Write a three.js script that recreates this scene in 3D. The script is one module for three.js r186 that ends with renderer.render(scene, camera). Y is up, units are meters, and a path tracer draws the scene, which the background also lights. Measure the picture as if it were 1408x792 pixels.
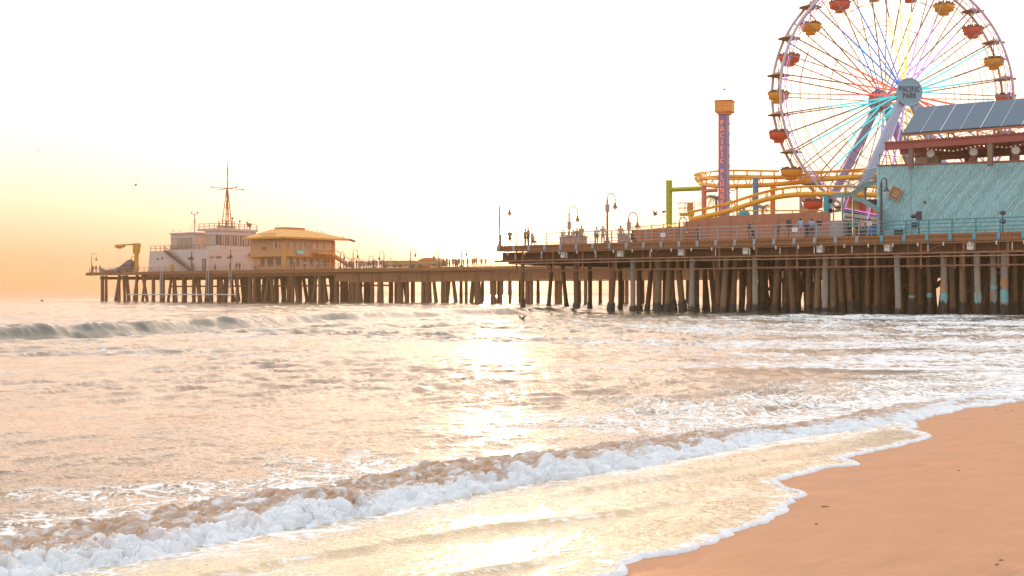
import * as THREE from 'three';
import { mergeGeometries, mergeVertices } from 'three/addons/utils/BufferGeometryUtils.js';
import { MarchingCubes } from 'three/addons/objects/MarchingCubes.js';
import { TextGeometry } from 'three/addons/geometries/TextGeometry.js';
import { FontLoader } from 'three/addons/loaders/FontLoader.js';
import { RoundedBoxGeometry } from 'three/addons/geometries/RoundedBoxGeometry.js';
import { createNoise2D, createNoise3D } from 'simplex-noise';

// ------------------------------------------------------------------ camera, sky, sun, exposure
const scene = new THREE.Scene();
const F = 1900, CX = 704, HY = 404, EYE = 1.5;         // focal length and horizon in photograph pixels, eye height in metres
const camera = new THREE.PerspectiveCamera(2 * Math.atan(396 / F) * 180 / Math.PI, 1408 / 792, 0.1, 12000);
camera.position.set(0, EYE, 0);
camera.rotation.x = Math.atan((HY - 396) / F);
scene.add(camera);
const renderer = new THREE.WebGLRenderer({ antialias: true });
renderer.toneMapping = THREE.LinearToneMapping;
renderer.toneMappingExposure = 1.27;
renderer.shadowMap.enabled = true;
renderer.shadowMap.type = THREE.PCFSoftShadowMap;

const SUN = new THREE.Vector3((684 - CX) / F, (HY - 335) / F, -1).normalize();
{
  const W = 2048, H = 1024, data = new Float32Array(W * H * 4);
  const mix = (a, b, t) => a + (b - a) * t, sm = (x, a, b) => { const t = Math.min(1, Math.max(0, (x - a) / (b - a))); return t * t * (3 - 2 * t); };
  const wn = createNoise2D(mul(77));
  for (let j = 0; j < H; j++) {
    const e = (j + 0.5) / H * Math.PI - Math.PI / 2, ed = e * 180 / Math.PI;
    for (let i = 0; i < W; i++) {
      const az = ((i + 0.5) / W - 0.5) * 2 * Math.PI, x = Math.cos(e) * Math.cos(az), z = Math.cos(e) * Math.sin(az), y = Math.sin(e);
      const cosg = x * SUN.x + y * SUN.y + z * SUN.z, g = Math.acos(Math.min(1, Math.max(-1, cosg))) * 180 / Math.PI;
      const west = 0.5 + 0.5 * (x * SUN.x + z * SUN.z) / Math.max(1e-3, Math.hypot(x, z)) * Math.cos(e);   // 1 towards the sunset, 0 away from it
      const up = Math.max(0, ed);
      // clear air: a warm band on the horizon below pale air, bluer overhead and away from the sun
      const band = Math.exp(-Math.pow(up / 6, 1.6)), w2 = west * west;
      const hor = [mix(0.84, 0.86, west), mix(0.82, 0.39, west), mix(0.92, 0.21, west)];
      const low = [mix(0.86, 1.55, w2), mix(0.97, 1.25, w2), mix(1.08, 1.06, w2)];
      const zen = [0.82, 0.95, 1.08], t = sm(up, 14, 80);
      const glow1 = Math.exp(-g / 6.8), glow2 = Math.exp(-g * g / 6), core = Math.exp(-g * g / 0.16), wide = Math.exp(-g / 18);
      // a few thin streaks of cloud low over the sea
      const st = sm(wn(az * 9, ed * 1.1) * 0.6 + wn(az * 30 + 5, ed * 3) * 0.25, 0.25, 0.8) * sm(up, 2, 5) * (1 - sm(up, 9, 16)) * 0.05;
      const lift = 0.75 + 0.25 * sm(up, 0, 6);
      for (let k = 0; k < 3; k++) data[(j * W + i) * 4 + k] = mix(mix(low[k], hor[k], band), zen[k], t) + st + wide * [0.7, 0.36, 0.1][k] * lift + glow1 * [1.7, 1.5, 1.3][k] * lift + glow2 * [4, 2.6, 1.0][k] + core * [60, 40, 16][k];
      data[(j * W + i) * 4 + 3] = 1;
    }
  }
  const sky = new THREE.DataTexture(data, W, H, THREE.RGBAFormat, THREE.FloatType);
  sky.mapping = THREE.EquirectangularReflectionMapping; sky.magFilter = THREE.LinearFilter; sky.minFilter = THREE.LinearFilter; sky.needsUpdate = true;
  scene.background = sky; scene.environment = sky;
}
const sun = new THREE.DirectionalLight(new THREE.Color().setRGB(1, 0.55, 0.22), 5);
sun.name = 'sun';
sun.position.copy(SUN).multiplyScalar(600); sun.target.position.set(0, 0, -150); sun.position.add(sun.target.position);
sun.castShadow = true; sun.shadow.mapSize.set(4096, 4096); sun.shadow.radius = 1.5;
Object.assign(sun.shadow.camera, { left: -160, right: 160, top: 80, bottom: -40, near: 1, far: 1400 });
scene.add(sun, sun.target);

// ------------------------------------------------------------------ helpers
function mul(a) { return () => { a |= 0; a = a + 0x6D2B79F5 | 0; let t = Math.imul(a ^ a >>> 15, 1 | a); t = t + Math.imul(t ^ t >>> 7, 61 | t) ^ t; return ((t ^ t >>> 14) >>> 0) / 4294967296; }; }
const rnd = mul(12345), rr = (a, b) => a + (b - a) * rnd(), pick = (l) => l[Math.floor(rnd() * l.length)];
const N2 = createNoise2D(mul(1)), N2b = createNoise2D(mul(2)), N3 = createNoise3D(mul(3));
const lerp = (a, b, t) => a + (b - a) * t, clamp = (x, a = 0, b = 1) => Math.min(b, Math.max(a, x));
const smooth = (x, a, b) => { const t = clamp((x - a) / (b - a)); return t * t * (3 - 2 * t); };
const V = (x, y, z) => new THREE.Vector3(x, y, z);
const rgb = (r, g, b) => new THREE.Color().setRGB(r, g, b);
const taken = {};
function numbered(n) { const k = taken[n] = (taken[n] ?? -1) + 1; return k ? n + '_' + String(k).padStart(3, '0') : n; }
function tag(o, label, category, group, kind) { Object.assign(o.userData, { label, category }); if (group) o.userData.group = group; if (kind) o.userData.kind = kind; return o; }
function thing(name, label, category, pos = [0, 0, 0], turn = 0, group) {
  const o = new THREE.Group(); o.name = numbered(name); scene.add(o);
  o.position.set(...(pos.isVector3 ? pos.toArray() : pos)); o.rotation.y = turn; return tag(o, label, category, group);
}
function part(name, geo, m, parent) {
  const g = Array.isArray(geo) ? join(geo) : geo;
  const o = new THREE.Mesh(g, m); o.name = parent === scene ? numbered(name) : name; o.castShadow = o.receiveShadow = true; parent.add(o); return o;
}
function pgroup(name, parent, pos = [0, 0, 0]) { const o = new THREE.Group(); o.name = name; o.position.set(...pos); parent.add(o); return o; }
function join(list) {
  list = list.flat(9).map((g) => { const h = g.index ? g.toNonIndexed() : g; for (const k of Object.keys(h.attributes)) if (!['position', 'normal', 'uv'].includes(k)) h.deleteAttribute(k); return h; });
  return list.length === 1 ? list[0] : mergeGeometries(list);
}
function copy(o, pos, turn, label) {
  const c = o.clone(); c.name = numbered(o.name.replace(/_\d+$/, '')); scene.add(c); c.userData = { ...o.userData };
  if (pos) c.position.set(...(pos.isVector3 ? pos.toArray() : pos)); if (turn !== undefined) c.rotation.y = turn; if (label) c.userData.label = label; return c;
}
// geometries
function box(x0, x1, y0, y1, z0, z1) { return metreUV(new THREE.BoxGeometry(Math.abs(x1 - x0), Math.abs(y1 - y0), Math.abs(z1 - z0)).translate((x0 + x1) / 2, (y0 + y1) / 2, (z0 + z1) / 2)); }
function rbox(x0, x1, y0, y1, z0, z1, r = 0.03) { return metreUV(new RoundedBoxGeometry(Math.abs(x1 - x0), Math.abs(y1 - y0), Math.abs(z1 - z0), 2, r).translate((x0 + x1) / 2, (y0 + y1) / 2, (z0 + z1) / 2)); }
const _up = V(0, 1, 0);
function orient(g, p, q) { const d = q.clone().sub(p), l = d.length(); g.applyQuaternion(new THREE.Quaternion().setFromUnitVectors(_up, d.normalize())); return g.translate(...p.clone().add(q).multiplyScalar(0.5).toArray()); }
function rod(p, q, r0, r1 = r0, n = 8) { p = vec(p); q = vec(q); const L = p.distanceTo(q), g = new THREE.CylinderGeometry(r1, r0, L, n); uvScale(g, 2 * Math.PI * r0, L); return orient(g, p, q); }
function bar(p, q, w, h = w) {   // a square bar, kept upright
  p = vec(p); q = vec(q); const d = q.clone().sub(p), L = d.length(), g = metreUV(new THREE.BoxGeometry(w, h, L));
  const m = new THREE.Matrix4().lookAt(p, q, Math.abs(d.y) > 0.999 * L ? V(1, 0, 0.001) : _up); g.applyMatrix4(m); return g.translate((p.x + q.x) / 2, (p.y + q.y) / 2, (p.z + q.z) / 2);
}
function vec(p) { return p.isVector3 ? p.clone() : V(...p); }
function tube(pts, r, n = 24, k = 6, closed = false) { const c = new THREE.CatmullRomCurve3(pts.map(vec), closed); const g = new THREE.TubeGeometry(c, n, r, k, closed); uvScale(g, c.getLength(), 2 * Math.PI * r); return g; }
function lathe(pts, n = 14) { return new THREE.LatheGeometry(pts.map(([x, y]) => new THREE.Vector2(x, y)), n); }
function uvScale(g, u, v) { const a = g.attributes.uv; for (let i = 0; i < a.count; i++) a.setXY(i, a.getX(i) * u, a.getY(i) * v); return g; }
function metreUV(g) {   // box projection in metres
  const p = g.attributes.position, n = g.attributes.normal, a = new Float32Array(p.count * 2);
  for (let i = 0; i < p.count; i++) {
    const nx = Math.abs(n.getX(i)), ny = Math.abs(n.getY(i)), nz = Math.abs(n.getZ(i));
    const [u, v] = nz >= nx && nz >= ny ? [p.getX(i), p.getY(i)] : nx >= ny ? [p.getZ(i), p.getY(i)] : [p.getX(i), p.getZ(i)];
    a[2 * i] = u; a[2 * i + 1] = v;
  }
  g.setAttribute('uv', new THREE.BufferAttribute(a, 2)); return g;
}
function prism(outline, depth, z = 0) {   // an outline in x, y made solid along z
  const s = new THREE.Shape(outline.map(([x, y]) => new THREE.Vector2(x, y)));
  return metreUV(new THREE.ExtrudeGeometry(s, { depth, bevelEnabled: false }).translate(0, 0, z));
}
// textures
function texture(w, h, fn, { srgb = false, repeat, wrap = THREE.RepeatWrapping } = {}) {
  const d = new Uint8Array(w * h * 4);
  for (let j = 0; j < h; j++) for (let i = 0; i < w; i++) { const c = fn(i / w, j / h, i, j), o = (j * w + i) * 4; if (typeof c === 'number') { d[o] = d[o + 1] = d[o + 2] = clamp(c) * 255; } else { d[o] = clamp(c[0]) * 255; d[o + 1] = clamp(c[1]) * 255; d[o + 2] = clamp(c[2]) * 255; } d[o + 3] = 255; }
  const t = new THREE.DataTexture(d, w, h); t.magFilter = THREE.LinearFilter; t.minFilter = THREE.LinearMipmapLinearFilter; t.generateMipmaps = true; t.wrapS = t.wrapT = wrap; if (srgb) t.colorSpace = THREE.SRGBColorSpace; if (repeat) t.repeat.set(...repeat); t.needsUpdate = true; return t;
}
const tnoise = (n, u, v, f) => {   // periodic noise on the unit square
  const a = n(u * f, v * f), b = n((u - 1) * f, v * f), c = n(u * f, (v - 1) * f), d = n((u - 1) * f, (v - 1) * f);
  const s = 1 - u, t = 1 - v; return (a * s + b * u) * t + (c * s + d * u) * v;
};
const grainTex = texture(256, 256, (u, v) => { const n = tnoise(N2, u, v, 5) * 0.12 + tnoise(N2, u * 1, v, 24) * 0.1 + tnoise(N2b, u, v, 70) * 0.1; return 0.80 + n; });
const woodTex = texture(512, 512, (u, v) => { const s = tnoise((a, b) => N2(a * 6, b * 0.35), u, v, 14) * 0.20 + tnoise((a, b) => N2b(a * 2, b * 0.25), u, v, 8) * 0.2 + tnoise(N2, u, v, 6) * 0.16; return 0.72 + s; });
const streakTex = texture(512, 512, (u, v) => { const s = tnoise((a, b) => N2(a * 3, b * 0.3), u, v, 8), m = tnoise(N2b, u, v, 5); const k = 0.82 + 0.10 * m - 0.22 * clamp(s * 1.4 - 0.2) * clamp(0.5 + m); return [k, k * 0.985, k * 0.96]; });
const bumpTex = texture(256, 256, (u, v) => 0.5 + tnoise(N2, u, v, 20) * 0.25 + tnoise(N2b, u, v, 60) * 0.2);
const withRepeat = (t, x, y = x) => { const c = t.clone(); c.repeat.set(x, y); c.needsUpdate = true; return c; };
const mats = {};
function mat(key, c, o = {}) { return mats[key] ??= new THREE.MeshPhysicalMaterial({ name: key, color: Array.isArray(c) ? rgb(...c) : new THREE.Color(c), roughness: 0.7, ...o }); }
const grain1 = withRepeat(grainTex, 0.5), wood1 = withRepeat(woodTex, 0.6, 0.25), wood2 = withRepeat(woodTex, 0.9, 0.3), streak1 = withRepeat(streakTex, 0.18), bump1 = withRepeat(bumpTex, 1.2);
function painted(key, c, o = {}) { return mat(key, c, { map: grain1, roughness: 0.5, bumpMap: bump1, bumpScale: 0.004, ...o }); }
// two frames along the piers: s runs shoreward along the pier, t away from the beach we stand on
const AX = 0.7848, AZ = 0.6198, TURN = -Math.asin(AZ), DECK = 6;
function frame(ox, oz) {
  const f = {
    pt: (s, t, y = DECK) => V(ox + AX * s + AZ * t, y, oz + AZ * s - AX * t),
    s: (px, t) => { const u = (px - CX) / F; return (-u * (oz - AX * t) - ox - AZ * t) / (AX + u * AZ); },
    t: (px, s) => { const u = (px - CX) / F; return (-u * (oz + AZ * s) - ox - AX * s) / (AZ - u * AX); },   // how far back along a line across the pier
    d: (s, t) => -(oz + AZ * s - AX * t),
    h: (py, s, t) => EYE + (HY - py) / F * f.d(s, t),
    at: (px, t, py) => { const s = f.s(px, t); return f.pt(s, t, py === undefined ? DECK : f.h(py, s, t)); },   // a point t metres behind the pier's edge
    hp: (px, t, py) => f.h(py, f.s(px, t), t),
  };
  return f;
}
const P1 = frame(-0.5, -132), P2 = frame(-92.4, -301);
const font = await new FontLoader().loadAsync('fonts/droid/droid_sans_bold.typeface.json');
function text(str, size, depth = 0.03) { const g = new TextGeometry(str, { font, size, depth, curveSegments: 3, bevelEnabled: false }); g.computeBoundingBox(); const b = g.boundingBox; return g.translate(-(b.max.x + b.min.x) / 2, -(b.max.y + b.min.y) / 2, 0); }

// ------------------------------------------------------------------ beach and sea
// p: metres towards the shore, q: metres along it
const toP = (x, z) => AX * x + AZ * z, toQ = (x, z) => AZ * x - AX * z;
const fromPQ = (p, q) => [AX * p + AZ * q, AZ * p - AX * q];
function sandY(p, q) { return p > -7.5 ? (p + 6.6) * 0.042 + 0.004 * N2(p * 0.35, q * 0.25) * smooth(p, -6, -4) : -0.038 - (-7.5 - p) * 0.03; }
// the reach of the last wave: where its edge lies, from points seen in the photograph on the sand
const EDGE = [[700, 830], [845, 792], [872, 770], [925, 757], [990, 742], [1050, 715], [1085, 694], [1106, 680], [1083, 668], [1073, 660], [1098, 651], [1140, 642], [1178, 637], [1163, 629], [1200, 619], [1245, 610], [1277, 600], [1252, 589], [1255, 577], [1300, 559], [1350, 546], [1408, 533], [1480, 517], [1600, 495], [1800, 470]].map(([x, y]) => {
  let h = 0.08, X = 0, Z = 0;
  for (let k = 0; k < 12; k++) { const d = (EYE - h) * F / (y - HY); X = (x - CX) / F * d; Z = -d; h = sandY(toP(X, Z), toQ(X, Z)) + 0.01; }
  return [toQ(X, Z), toP(X, Z)];
}).sort((a, b) => a[0] - b[0]);
EDGE.unshift([-60, -2.5], [-20, -3.4], [0, -3.8]); EDGE.push([90, -9], [300, -12]);
function edgeP(q) {
  let i = 0; while (i < EDGE.length - 2 && EDGE[i + 1][0] < q) i++;
  const [q0, p0] = EDGE[i], [q1, p1] = EDGE[i + 1], t = clamp((q - q0) / (q1 - q0));
  return lerp(p0, p1, t * t * (3 - 2 * t) * 0.5 + t * 0.5) + 0.05 * N2(q * 1.1, 3) + 0.025 * N2(q * 3.1, 9) + 0.012 * N2(q * 8, 4);
}
// the front of the bore
const boreP = (q) => -6.42 + 0.12 * N2(q * 0.33, 40) + 0.05 * N2(q * 1.3, 41) - 0.12 * smooth(q, 6, 9) + 0.1 * smooth(q, 11, 15);
const boreUp = (q) => smooth(q, 2, 5) * (1 - 0.4 * smooth(q, 8, 12)) * (1 - smooth(q, 13, 19));
const swashLines = [[[-2, -5.2], [3.5, -5.35], [5.0, -5.5], [6.2, -5.35], [7.4, -4.9], [8.6, -4.75]], [[7.6, -5.9], [9, -5.75], [10.4, -5.5], [11, -5.35]], [[9.6, -5.75], [11.2, -5.9], [12.6, -5.8]], [[-3, -4.2], [3, -4.3], [5.2, -4.35], [6.1, -4.25]]];
function lineP(l, q) { if (q < l[0][0] || q > l.at(-1)[0]) return null; let i = 0; while (l[i + 1][0] < q) i++; const t = (q - l[i][0]) / (l[i + 1][0] - l[i][0]); return lerp(l[i][1], l[i + 1][1], t) + 0.05 * N2(q * 1.7, 17) + 0.02 * N2(q * 5, 13); }
const ridge = (n) => 1 - Math.abs(n) * 1.6;
// swell lines out at sea: [x, z] of two points on the crest, height, width, from, to along it
const SWELL = [
  { a: [-21, -36], b: [-9.5, -83], h: 0.42, w: 1.0, env: (l) => smooth(l, 2, 10) * (1 - smooth(l, 30, 44)) + 0.85 * smooth(l, 34, 43) * (1 - smooth(l, 52, 66)) + 0.12 },
  { a: [-9, -92], b: [6, -128], h: 0.42, w: 2.2, env: (l) => smooth(l, 0, 12) * (1 - smooth(l, 30, 45)) },
  { a: [-60, -150], b: [30, -260], h: 0.3, w: 4, env: (l) => 0.5 + 0.5 * N2(l * 0.02, 5) },
  { a: [-150, -300], b: [60, -420], h: 0.35, w: 6, env: (l) => 0.5 + 0.5 * N2(l * 0.02, 8) },
];
for (const s of SWELL) { const dx = s.b[0] - s.a[0], dz = s.b[1] - s.a[1], L = Math.hypot(dx, dz); s.u = [dx / L, dz / L]; s.n = [-dz / L, dx / L]; }   // n points shoreward (right and near)
function swell(x, z) {
  let y = 0;
  for (const s of SWELL) {
    const rx = x - s.a[0], rz = z - s.a[1], l = rx * s.u[0] + rz * s.u[1];
    const w0 = 1.4 * N2(l * 0.05, 60) + 0.5 * N2(l * 0.2, 61);
    const c = rx * s.n[0] + rz * s.n[1] + w0, e = s.env(l) * (0.85 + 0.25 * N2(l * 0.12, 62));
    if (e <= 0) continue;
    const w = c > 0 ? s.w * 0.62 : s.w * 1.9;
    y += s.h * e * Math.exp(-c * c / (w * w)) - s.h * 0.22 * e * Math.exp(-((c - s.w * 2) ** 2) / (s.w * s.w * 2));
    // fine ribs on the face
    y += 0.035 * e * s.h / 0.6 * Math.exp(-c * c / (s.w * s.w * 1.2)) * N2(l * 1.1 + c * 0.5, c * 0.5 + 70);
  }
  return y;
}
function waterY(x, z, step) {
  const p = toP(x, z), q = toQ(x, z), bp = boreP(q), off = p - bp, ep = edgeP(q), rho = Math.hypot(x, z);
  const wx = x + 0.25 * N2(x * 0.6, z * 0.6), wz = z + 0.25 * N2b(x * 0.6, z * 0.6);
  const P = toP(wx, wz), Q = toQ(wx, wz);
  const oct = (wl, amp, seed, st) => step > wl * 0.45 ? 0 : amp * (1 - smooth(step, wl * 0.22, wl * 0.45)) * (ridge(N2(P / wl + seed, Q / (wl * st) + seed)) - 0.5);
  const sea = smooth(-off, 0.2, 2.5);
  // open water, rougher a little way out
  const rough = 0.55 + 0.45 * N2b(x * 0.07, z * 0.07) + 0.25 * smooth(rho, 20, 60);
  let y = oct(0.32, 0.023, 3, 1.8) + oct(0.75, 0.046, 11, 2.0) + oct(1.7, 0.05 + 0.05 * smooth(rho, 25, 60), 23, 2.0) + oct(4.2, 0.065 + 0.06 * smooth(rho, 30, 70), 31, 2.4) * smooth(rho, 9, 22) + oct(11, 0.13, 47, 2.6) * smooth(rho, 25, 70) + oct(30, 0.22, 53, 2.6) * smooth(rho, 90, 250) + oct(90, 0.3, 57, 2.5) * smooth(rho, 250, 700);
  y *= rough; y += oct(0.16, 0.008, 71, 1.5);
  y += 0.05 * smooth(-off, 0, 1.2) * (1 - smooth(-off, 6, 20));
  y = y * sea + swell(x, z) * smooth(rho, 18, 32) - 0.02 * smooth(rho, 20, 60);
  // thin sheet running up the sand in front of the bore
  const film = sandY(p, q) + 0.022 * smooth(ep - p, -0.02, 0.25) + 0.004 * (oct(0.16, 1, 81, 1.8) + oct(0.42, 1.2, 83, 2.2)) * smooth(ep - p, 0, 0.4) - 0.05 * smooth(p - ep, -0.01, 0.12);
  let up = film;
  for (const l of swashLines) { const lp = lineP(l, q); if (lp !== null) { const k = Math.min(1, (q - l[0][0]) * 1.5, (l.at(-1)[0] - q) * 1.5); up += 0.03 * k * smooth(lp - p, -0.04, 0.04) * (1 - smooth(lp - p, 0.06, 0.8)); } }
  const inShore = smooth(off, -0.5, 0.15);
  return lerp(y + 0.005, Math.max(up, Math.min(up, 0) + 0), inShore);
}
{
  // near water: colour of the water itself, sandy in the surf, grey green farther out, with lace of foam drawn on it
  const X0 = -9, Z0 = -29, S = 24, n = 2048;
  const cell = (x, z) => { let b = 9, c = 9; const xi = Math.floor(x), zi = Math.floor(z); for (let i = -1; i <= 1; i++) for (let j = -1; j <= 1; j++) { let h = Math.imul(xi + i, 374761393) + Math.imul(zi + j, 668265263); h = Math.imul(h ^ h >>> 13, 1274126177); h ^= h >>> 16; const dx = xi + i + (h & 255) / 255 - x, dz = zi + j + (h >> 8 & 255) / 255 - z, d = dx * dx + dz * dz; if (d < b) { c = b; b = d; } else if (d < c) c = d; } return Math.sqrt(c) - Math.sqrt(b); };
  const foamAt = (x, z) => {
    const p = toP(x, z), q = toQ(x, z), off = p - boreP(q), ep = edgeP(q);
    const wx = x + 0.16 * N2(x * 1.7, z * 1.7) + 0.05 * N2(x * 6, z * 6), wz = z + 0.16 * N2b(x * 1.7, z * 1.7) + 0.05 * N2b(x * 6, z * 6);
    const big = N2(x * 0.35 + 3, z * 0.35) * 0.6 + N2b(x * 0.9, z * 0.9) * 0.4;
    let cover = 0;
    if (off < 0) {
      const left = smooth(q, 2, 3.5) * (1 - smooth(q, 6.2, 9)), right = smooth(q, 9.5, 14.5);
      cover = Math.max(smooth(-off, 3.6, 0.4) * 0.62, left * smooth(-off, 3.6, 1.0) * 0.54, right * smooth(-off, 5.5, 1.0) * 0.85, smooth(q, 14, 18) * smooth(-off, 4.5, 0.5) * 0.95);
      cover = cover + big * 0.38 - 0.17;
    } else {
      cover = -0.2 + big * 0.1;
      for (const l of swashLines) { const lp = lineP(l, q); if (lp !== null) { const k = lp - p; cover = Math.max(cover, smooth(k, -0.03, 0) * (1 - smooth(k, 0.01, 0.05)) * 0.3 + big * 0.3 - 0.2); } }
      const k = ep - p; cover = Math.max(cover, smooth(k, 0.25, 0.02) * 0.42 + big * 0.15);
      cover = Math.max(cover, smooth(off, 0.55, 0.05) * 0.4 + big * 0.3);
    }
    if (cover <= 0.02) return 0;
    const a = cell(wx * 3.2 + wz * 0.7, wz * 3.2), b = cell(wx * 9, wz * 9 + 5);
    const lace = Math.max(1 - a / (0.10 + 0.55 * cover * cover), (1 - b / (0.08 + 0.6 * cover * cover)) * 0.85);
    return clamp(lace * 1.7) * smooth(cover, 0.02, 0.22);
  };
  const rough = new Uint8Array(n * n / 4 * 4);
  const map = texture(n, n, (u, v, i, j) => {
    const x = X0 + u * S, z = Z0 + v * S, p = toP(x, z), edge = Math.min(u, 1 - u, v, 1 - v);
    const f = edge < 0.01 ? 0 : foamAt(x, z) * smooth(edge, 0.01, 0.05);
    const out = smooth(-p, 14, 46), m = 0.5 + 0.5 * N2(x * 0.4, z * 0.4), silt = 1 - 0.3 * m;
    const thin = smooth(p - boreP(toQ(x, z)), -0.3, 0.3), W = (a, b, c) => lerp(lerp(a, c, out) * silt, b * (0.9 + 0.2 * m), thin), w = [W(0.23, 0.62, 0.05), W(0.14, 0.46, 0.075), W(0.07, 0.27, 0.055)];
    if (!(i & 1) && !(j & 1)) { const o = (j / 2 * n / 2 + i / 2) * 4; rough[o + 1] = 255 * lerp(0.075, 0.75, f); rough[o + 3] = 255; }
    const s = (k) => Math.pow(lerp(w[k], [0.86, 0.84, 0.80][k], f), 1 / 2.2);
    return [s(0), s(1), s(2)];
  }, { srgb: true, wrap: THREE.ClampToEdgeWrapping });
  const rmap = new THREE.DataTexture(rough, n / 2, n / 2); rmap.magFilter = THREE.LinearFilter; rmap.wrapS = rmap.wrapT = THREE.ClampToEdgeWrapping; rmap.needsUpdate = true;
  const ripple = texture(1024, 1024, (u, v) => { const k = (f, sx) => 1 - Math.abs(tnoise((a, b) => N2(a, b * sx), u, v, f)); return 0.25 * k(14, 1) + 0.2 * k(31, 1) + 0.14 * k(70, 1); }, { repeat: [S / 2.6, S / 2.6] });
  const water = mat('sea_water', [1, 1, 1], { map, roughnessMap: rmap, roughness: 1, ior: 1.48, bumpMap: ripple, bumpScale: 0.022 });
  // rings that widen with distance from the beach
  const rows = [5.2]; while (rows.at(-1) < 1300) { const r = rows.at(-1); rows.push(r + (r < 16 ? Math.max(0.022, r * 0.0034) : r < 70 ? r * 0.0042 : r < 220 ? r * 0.0062 : r * 0.013)); }
  const cols = []; for (let a = -75; a < 75;) { cols.push(a * Math.PI / 180); const b = Math.abs(a); a += b < 22.5 ? 0.115 : b < 30 ? 0.5 : 3; }
  cols.push(75 * Math.PI / 180);
  const nr = rows.length, nc = cols.length, pos = new Float32Array(nr * nc * 3), idx = [];
  for (let i = 0; i < nr; i++) for (let j = 0; j < nc; j++) {
    const x = rows[i] * Math.sin(cols[j]), z = -rows[i] * Math.cos(cols[j]), k = i * nc + j, y = waterY(x, z, (rows[Math.min(i + 1, nr - 1)] - rows[Math.max(0, i - 1)]) / 2);
    pos.set([x, y, z], k * 3);
  }
  // farther out: spent whitewash drifts on the water in front of the pier
  const FX = -14, FZ = -108, FS = 96, fn = 1536, frough = new Uint8Array(fn * fn * 4);
  const drift = (x, z) => { const near = 1 - smooth(-z, 94, 106), side = smooth(x / -z, -0.04, 0.28), b = N2(x * 0.05, z * 0.12) * 0.5 + N2b(x * 0.16, z * 0.4) * 0.35 + N2(x * 0.5, z * 1.2) * 0.28; return (0.04 + 0.55 * side + b * 0.75) * near - 0.2; };
  const fmap = texture(fn, fn, (u, v, i, j) => {
    const x = FX + u * FS, z = FZ + v * FS, e = Math.min(u, 1 - u, v), c = drift(x, z) * smooth(e, 0, 0.05), l = Math.abs(N2(x * 1.1 + 0.4 * N2(x * 0.8, z * 0.8), z * 1.9)), l2 = Math.abs(N2b(x * 3, z * 4.5));
    const f = c <= 0 ? 0 : clamp((0.10 + c * 0.75 - Math.min(l, l2 + 0.12)) * 7) * 0.92, p = toP(x, z), out = smooth(-p, 14, 46), m = 0.5 + 0.5 * N2(x * 0.4, z * 0.4), silt = 1 - 0.3 * m;
    const o = (j * fn + i) * 4; frough[o + 1] = 255 * lerp(0.085, 0.7, f); frough[o + 3] = 255;
    const s = (k) => Math.pow(lerp(lerp([0.23, 0.14, 0.07][k], [0.045, 0.07, 0.05][k], out) * silt, [0.84, 0.83, 0.82][k], f), 1 / 2.2); return [s(0), s(1), s(2)];
  }, { srgb: true, wrap: THREE.ClampToEdgeWrapping });
  const frmap = new THREE.DataTexture(frough, fn, fn); frmap.magFilter = THREE.LinearFilter; frmap.wrapS = frmap.wrapT = THREE.ClampToEdgeWrapping; frmap.needsUpdate = true;
  const farWater = mat('open_water', [1, 1, 1], { map: fmap, roughnessMap: frmap, roughness: 1, ior: 1.48, bumpMap: withRepeat(ripple, FS / 2.6), bumpScale: 0.022 });
  const split = rows.findIndex((r) => r > 27.5);
  const slice = (i0, i1, ox, oz, sz, m, name, label) => {
    const P = pos.slice(i0 * nc * 3, (i1 + 1) * nc * 3), U = new Float32Array((i1 - i0 + 1) * nc * 2), idx = [];
    for (let k = 0; k < U.length / 2; k++) U.set([(P[k * 3] - ox) / sz, (P[k * 3 + 2] - oz) / sz], k * 2);
    for (let i = 0; i < i1 - i0; i++) for (let j = 0; j < nc - 1; j++) { const k = i * nc + j, x = P[k * 3], z = P[k * 3 + 2]; if (toP(x, z) > edgeP(toQ(x, z)) + 0.5) continue; idx.push(k, k + 1, k + nc, k + 1, k + nc + 1, k + nc); }
    const N = norm.slice(i0 * nc * 3, (i1 + 1) * nc * 3), g = new THREE.BufferGeometry(); g.setAttribute('position', new THREE.BufferAttribute(P, 3)); g.setAttribute('normal', new THREE.BufferAttribute(N, 3)); g.setAttribute('uv', new THREE.BufferAttribute(U, 2)); g.setIndex(idx);
    tag(part(name, g, m, scene), label, 'sea', null, 'structure');
  };
  { const g = new THREE.BufferGeometry(); g.setAttribute('position', new THREE.BufferAttribute(pos, 3)); for (let i = 0; i < nr - 1; i++) for (let j = 0; j < nc - 1; j++) { const k = i * nc + j; idx.push(k, k + 1, k + nc, k + 1, k + nc + 1, k + nc); } g.setIndex(idx); g.computeVertexNormals(); var norm = g.attributes.normal.array; }
  slice(0, split, X0, Z0, S, water, 'surf_water', 'golden shallow water with small ripples running in towards the sand');
  slice(split, nr - 1, FX, FZ, FS, farWater, 'open_sea', 'pale open sea with low swells and drifting froth reaching the horizon');

  // sand
  const sg = [], si = [], suv = [], SP = [], SQ = [];
  for (let p = -11; p < 90; p += p < 3 ? 0.05 : 3) SP.push(p); for (let q = -60; q < 200;) { SQ.push(q); q += q > 0 && q < 24 ? 0.06 : q < 40 && q > -10 ? 0.5 : 5; }
  for (const p of SP) for (const q of SQ) { const [x, z] = fromPQ(p, q); sg.push(x, sandY(p, q) + 0.006 * smooth(p, -5.5, -3.5) * N2(p * 0.9 + 0.4 * q, q * 0.25) * 0.7, z); suv.push(p, q); }
  for (let i = 0; i < SP.length - 1; i++) for (let j = 0; j < SQ.length - 1; j++) { const k = i * SQ.length + j, m = SQ.length; si.push(k, k + m, k + 1, k + 1, k + m, k + m + 1); }
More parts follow.
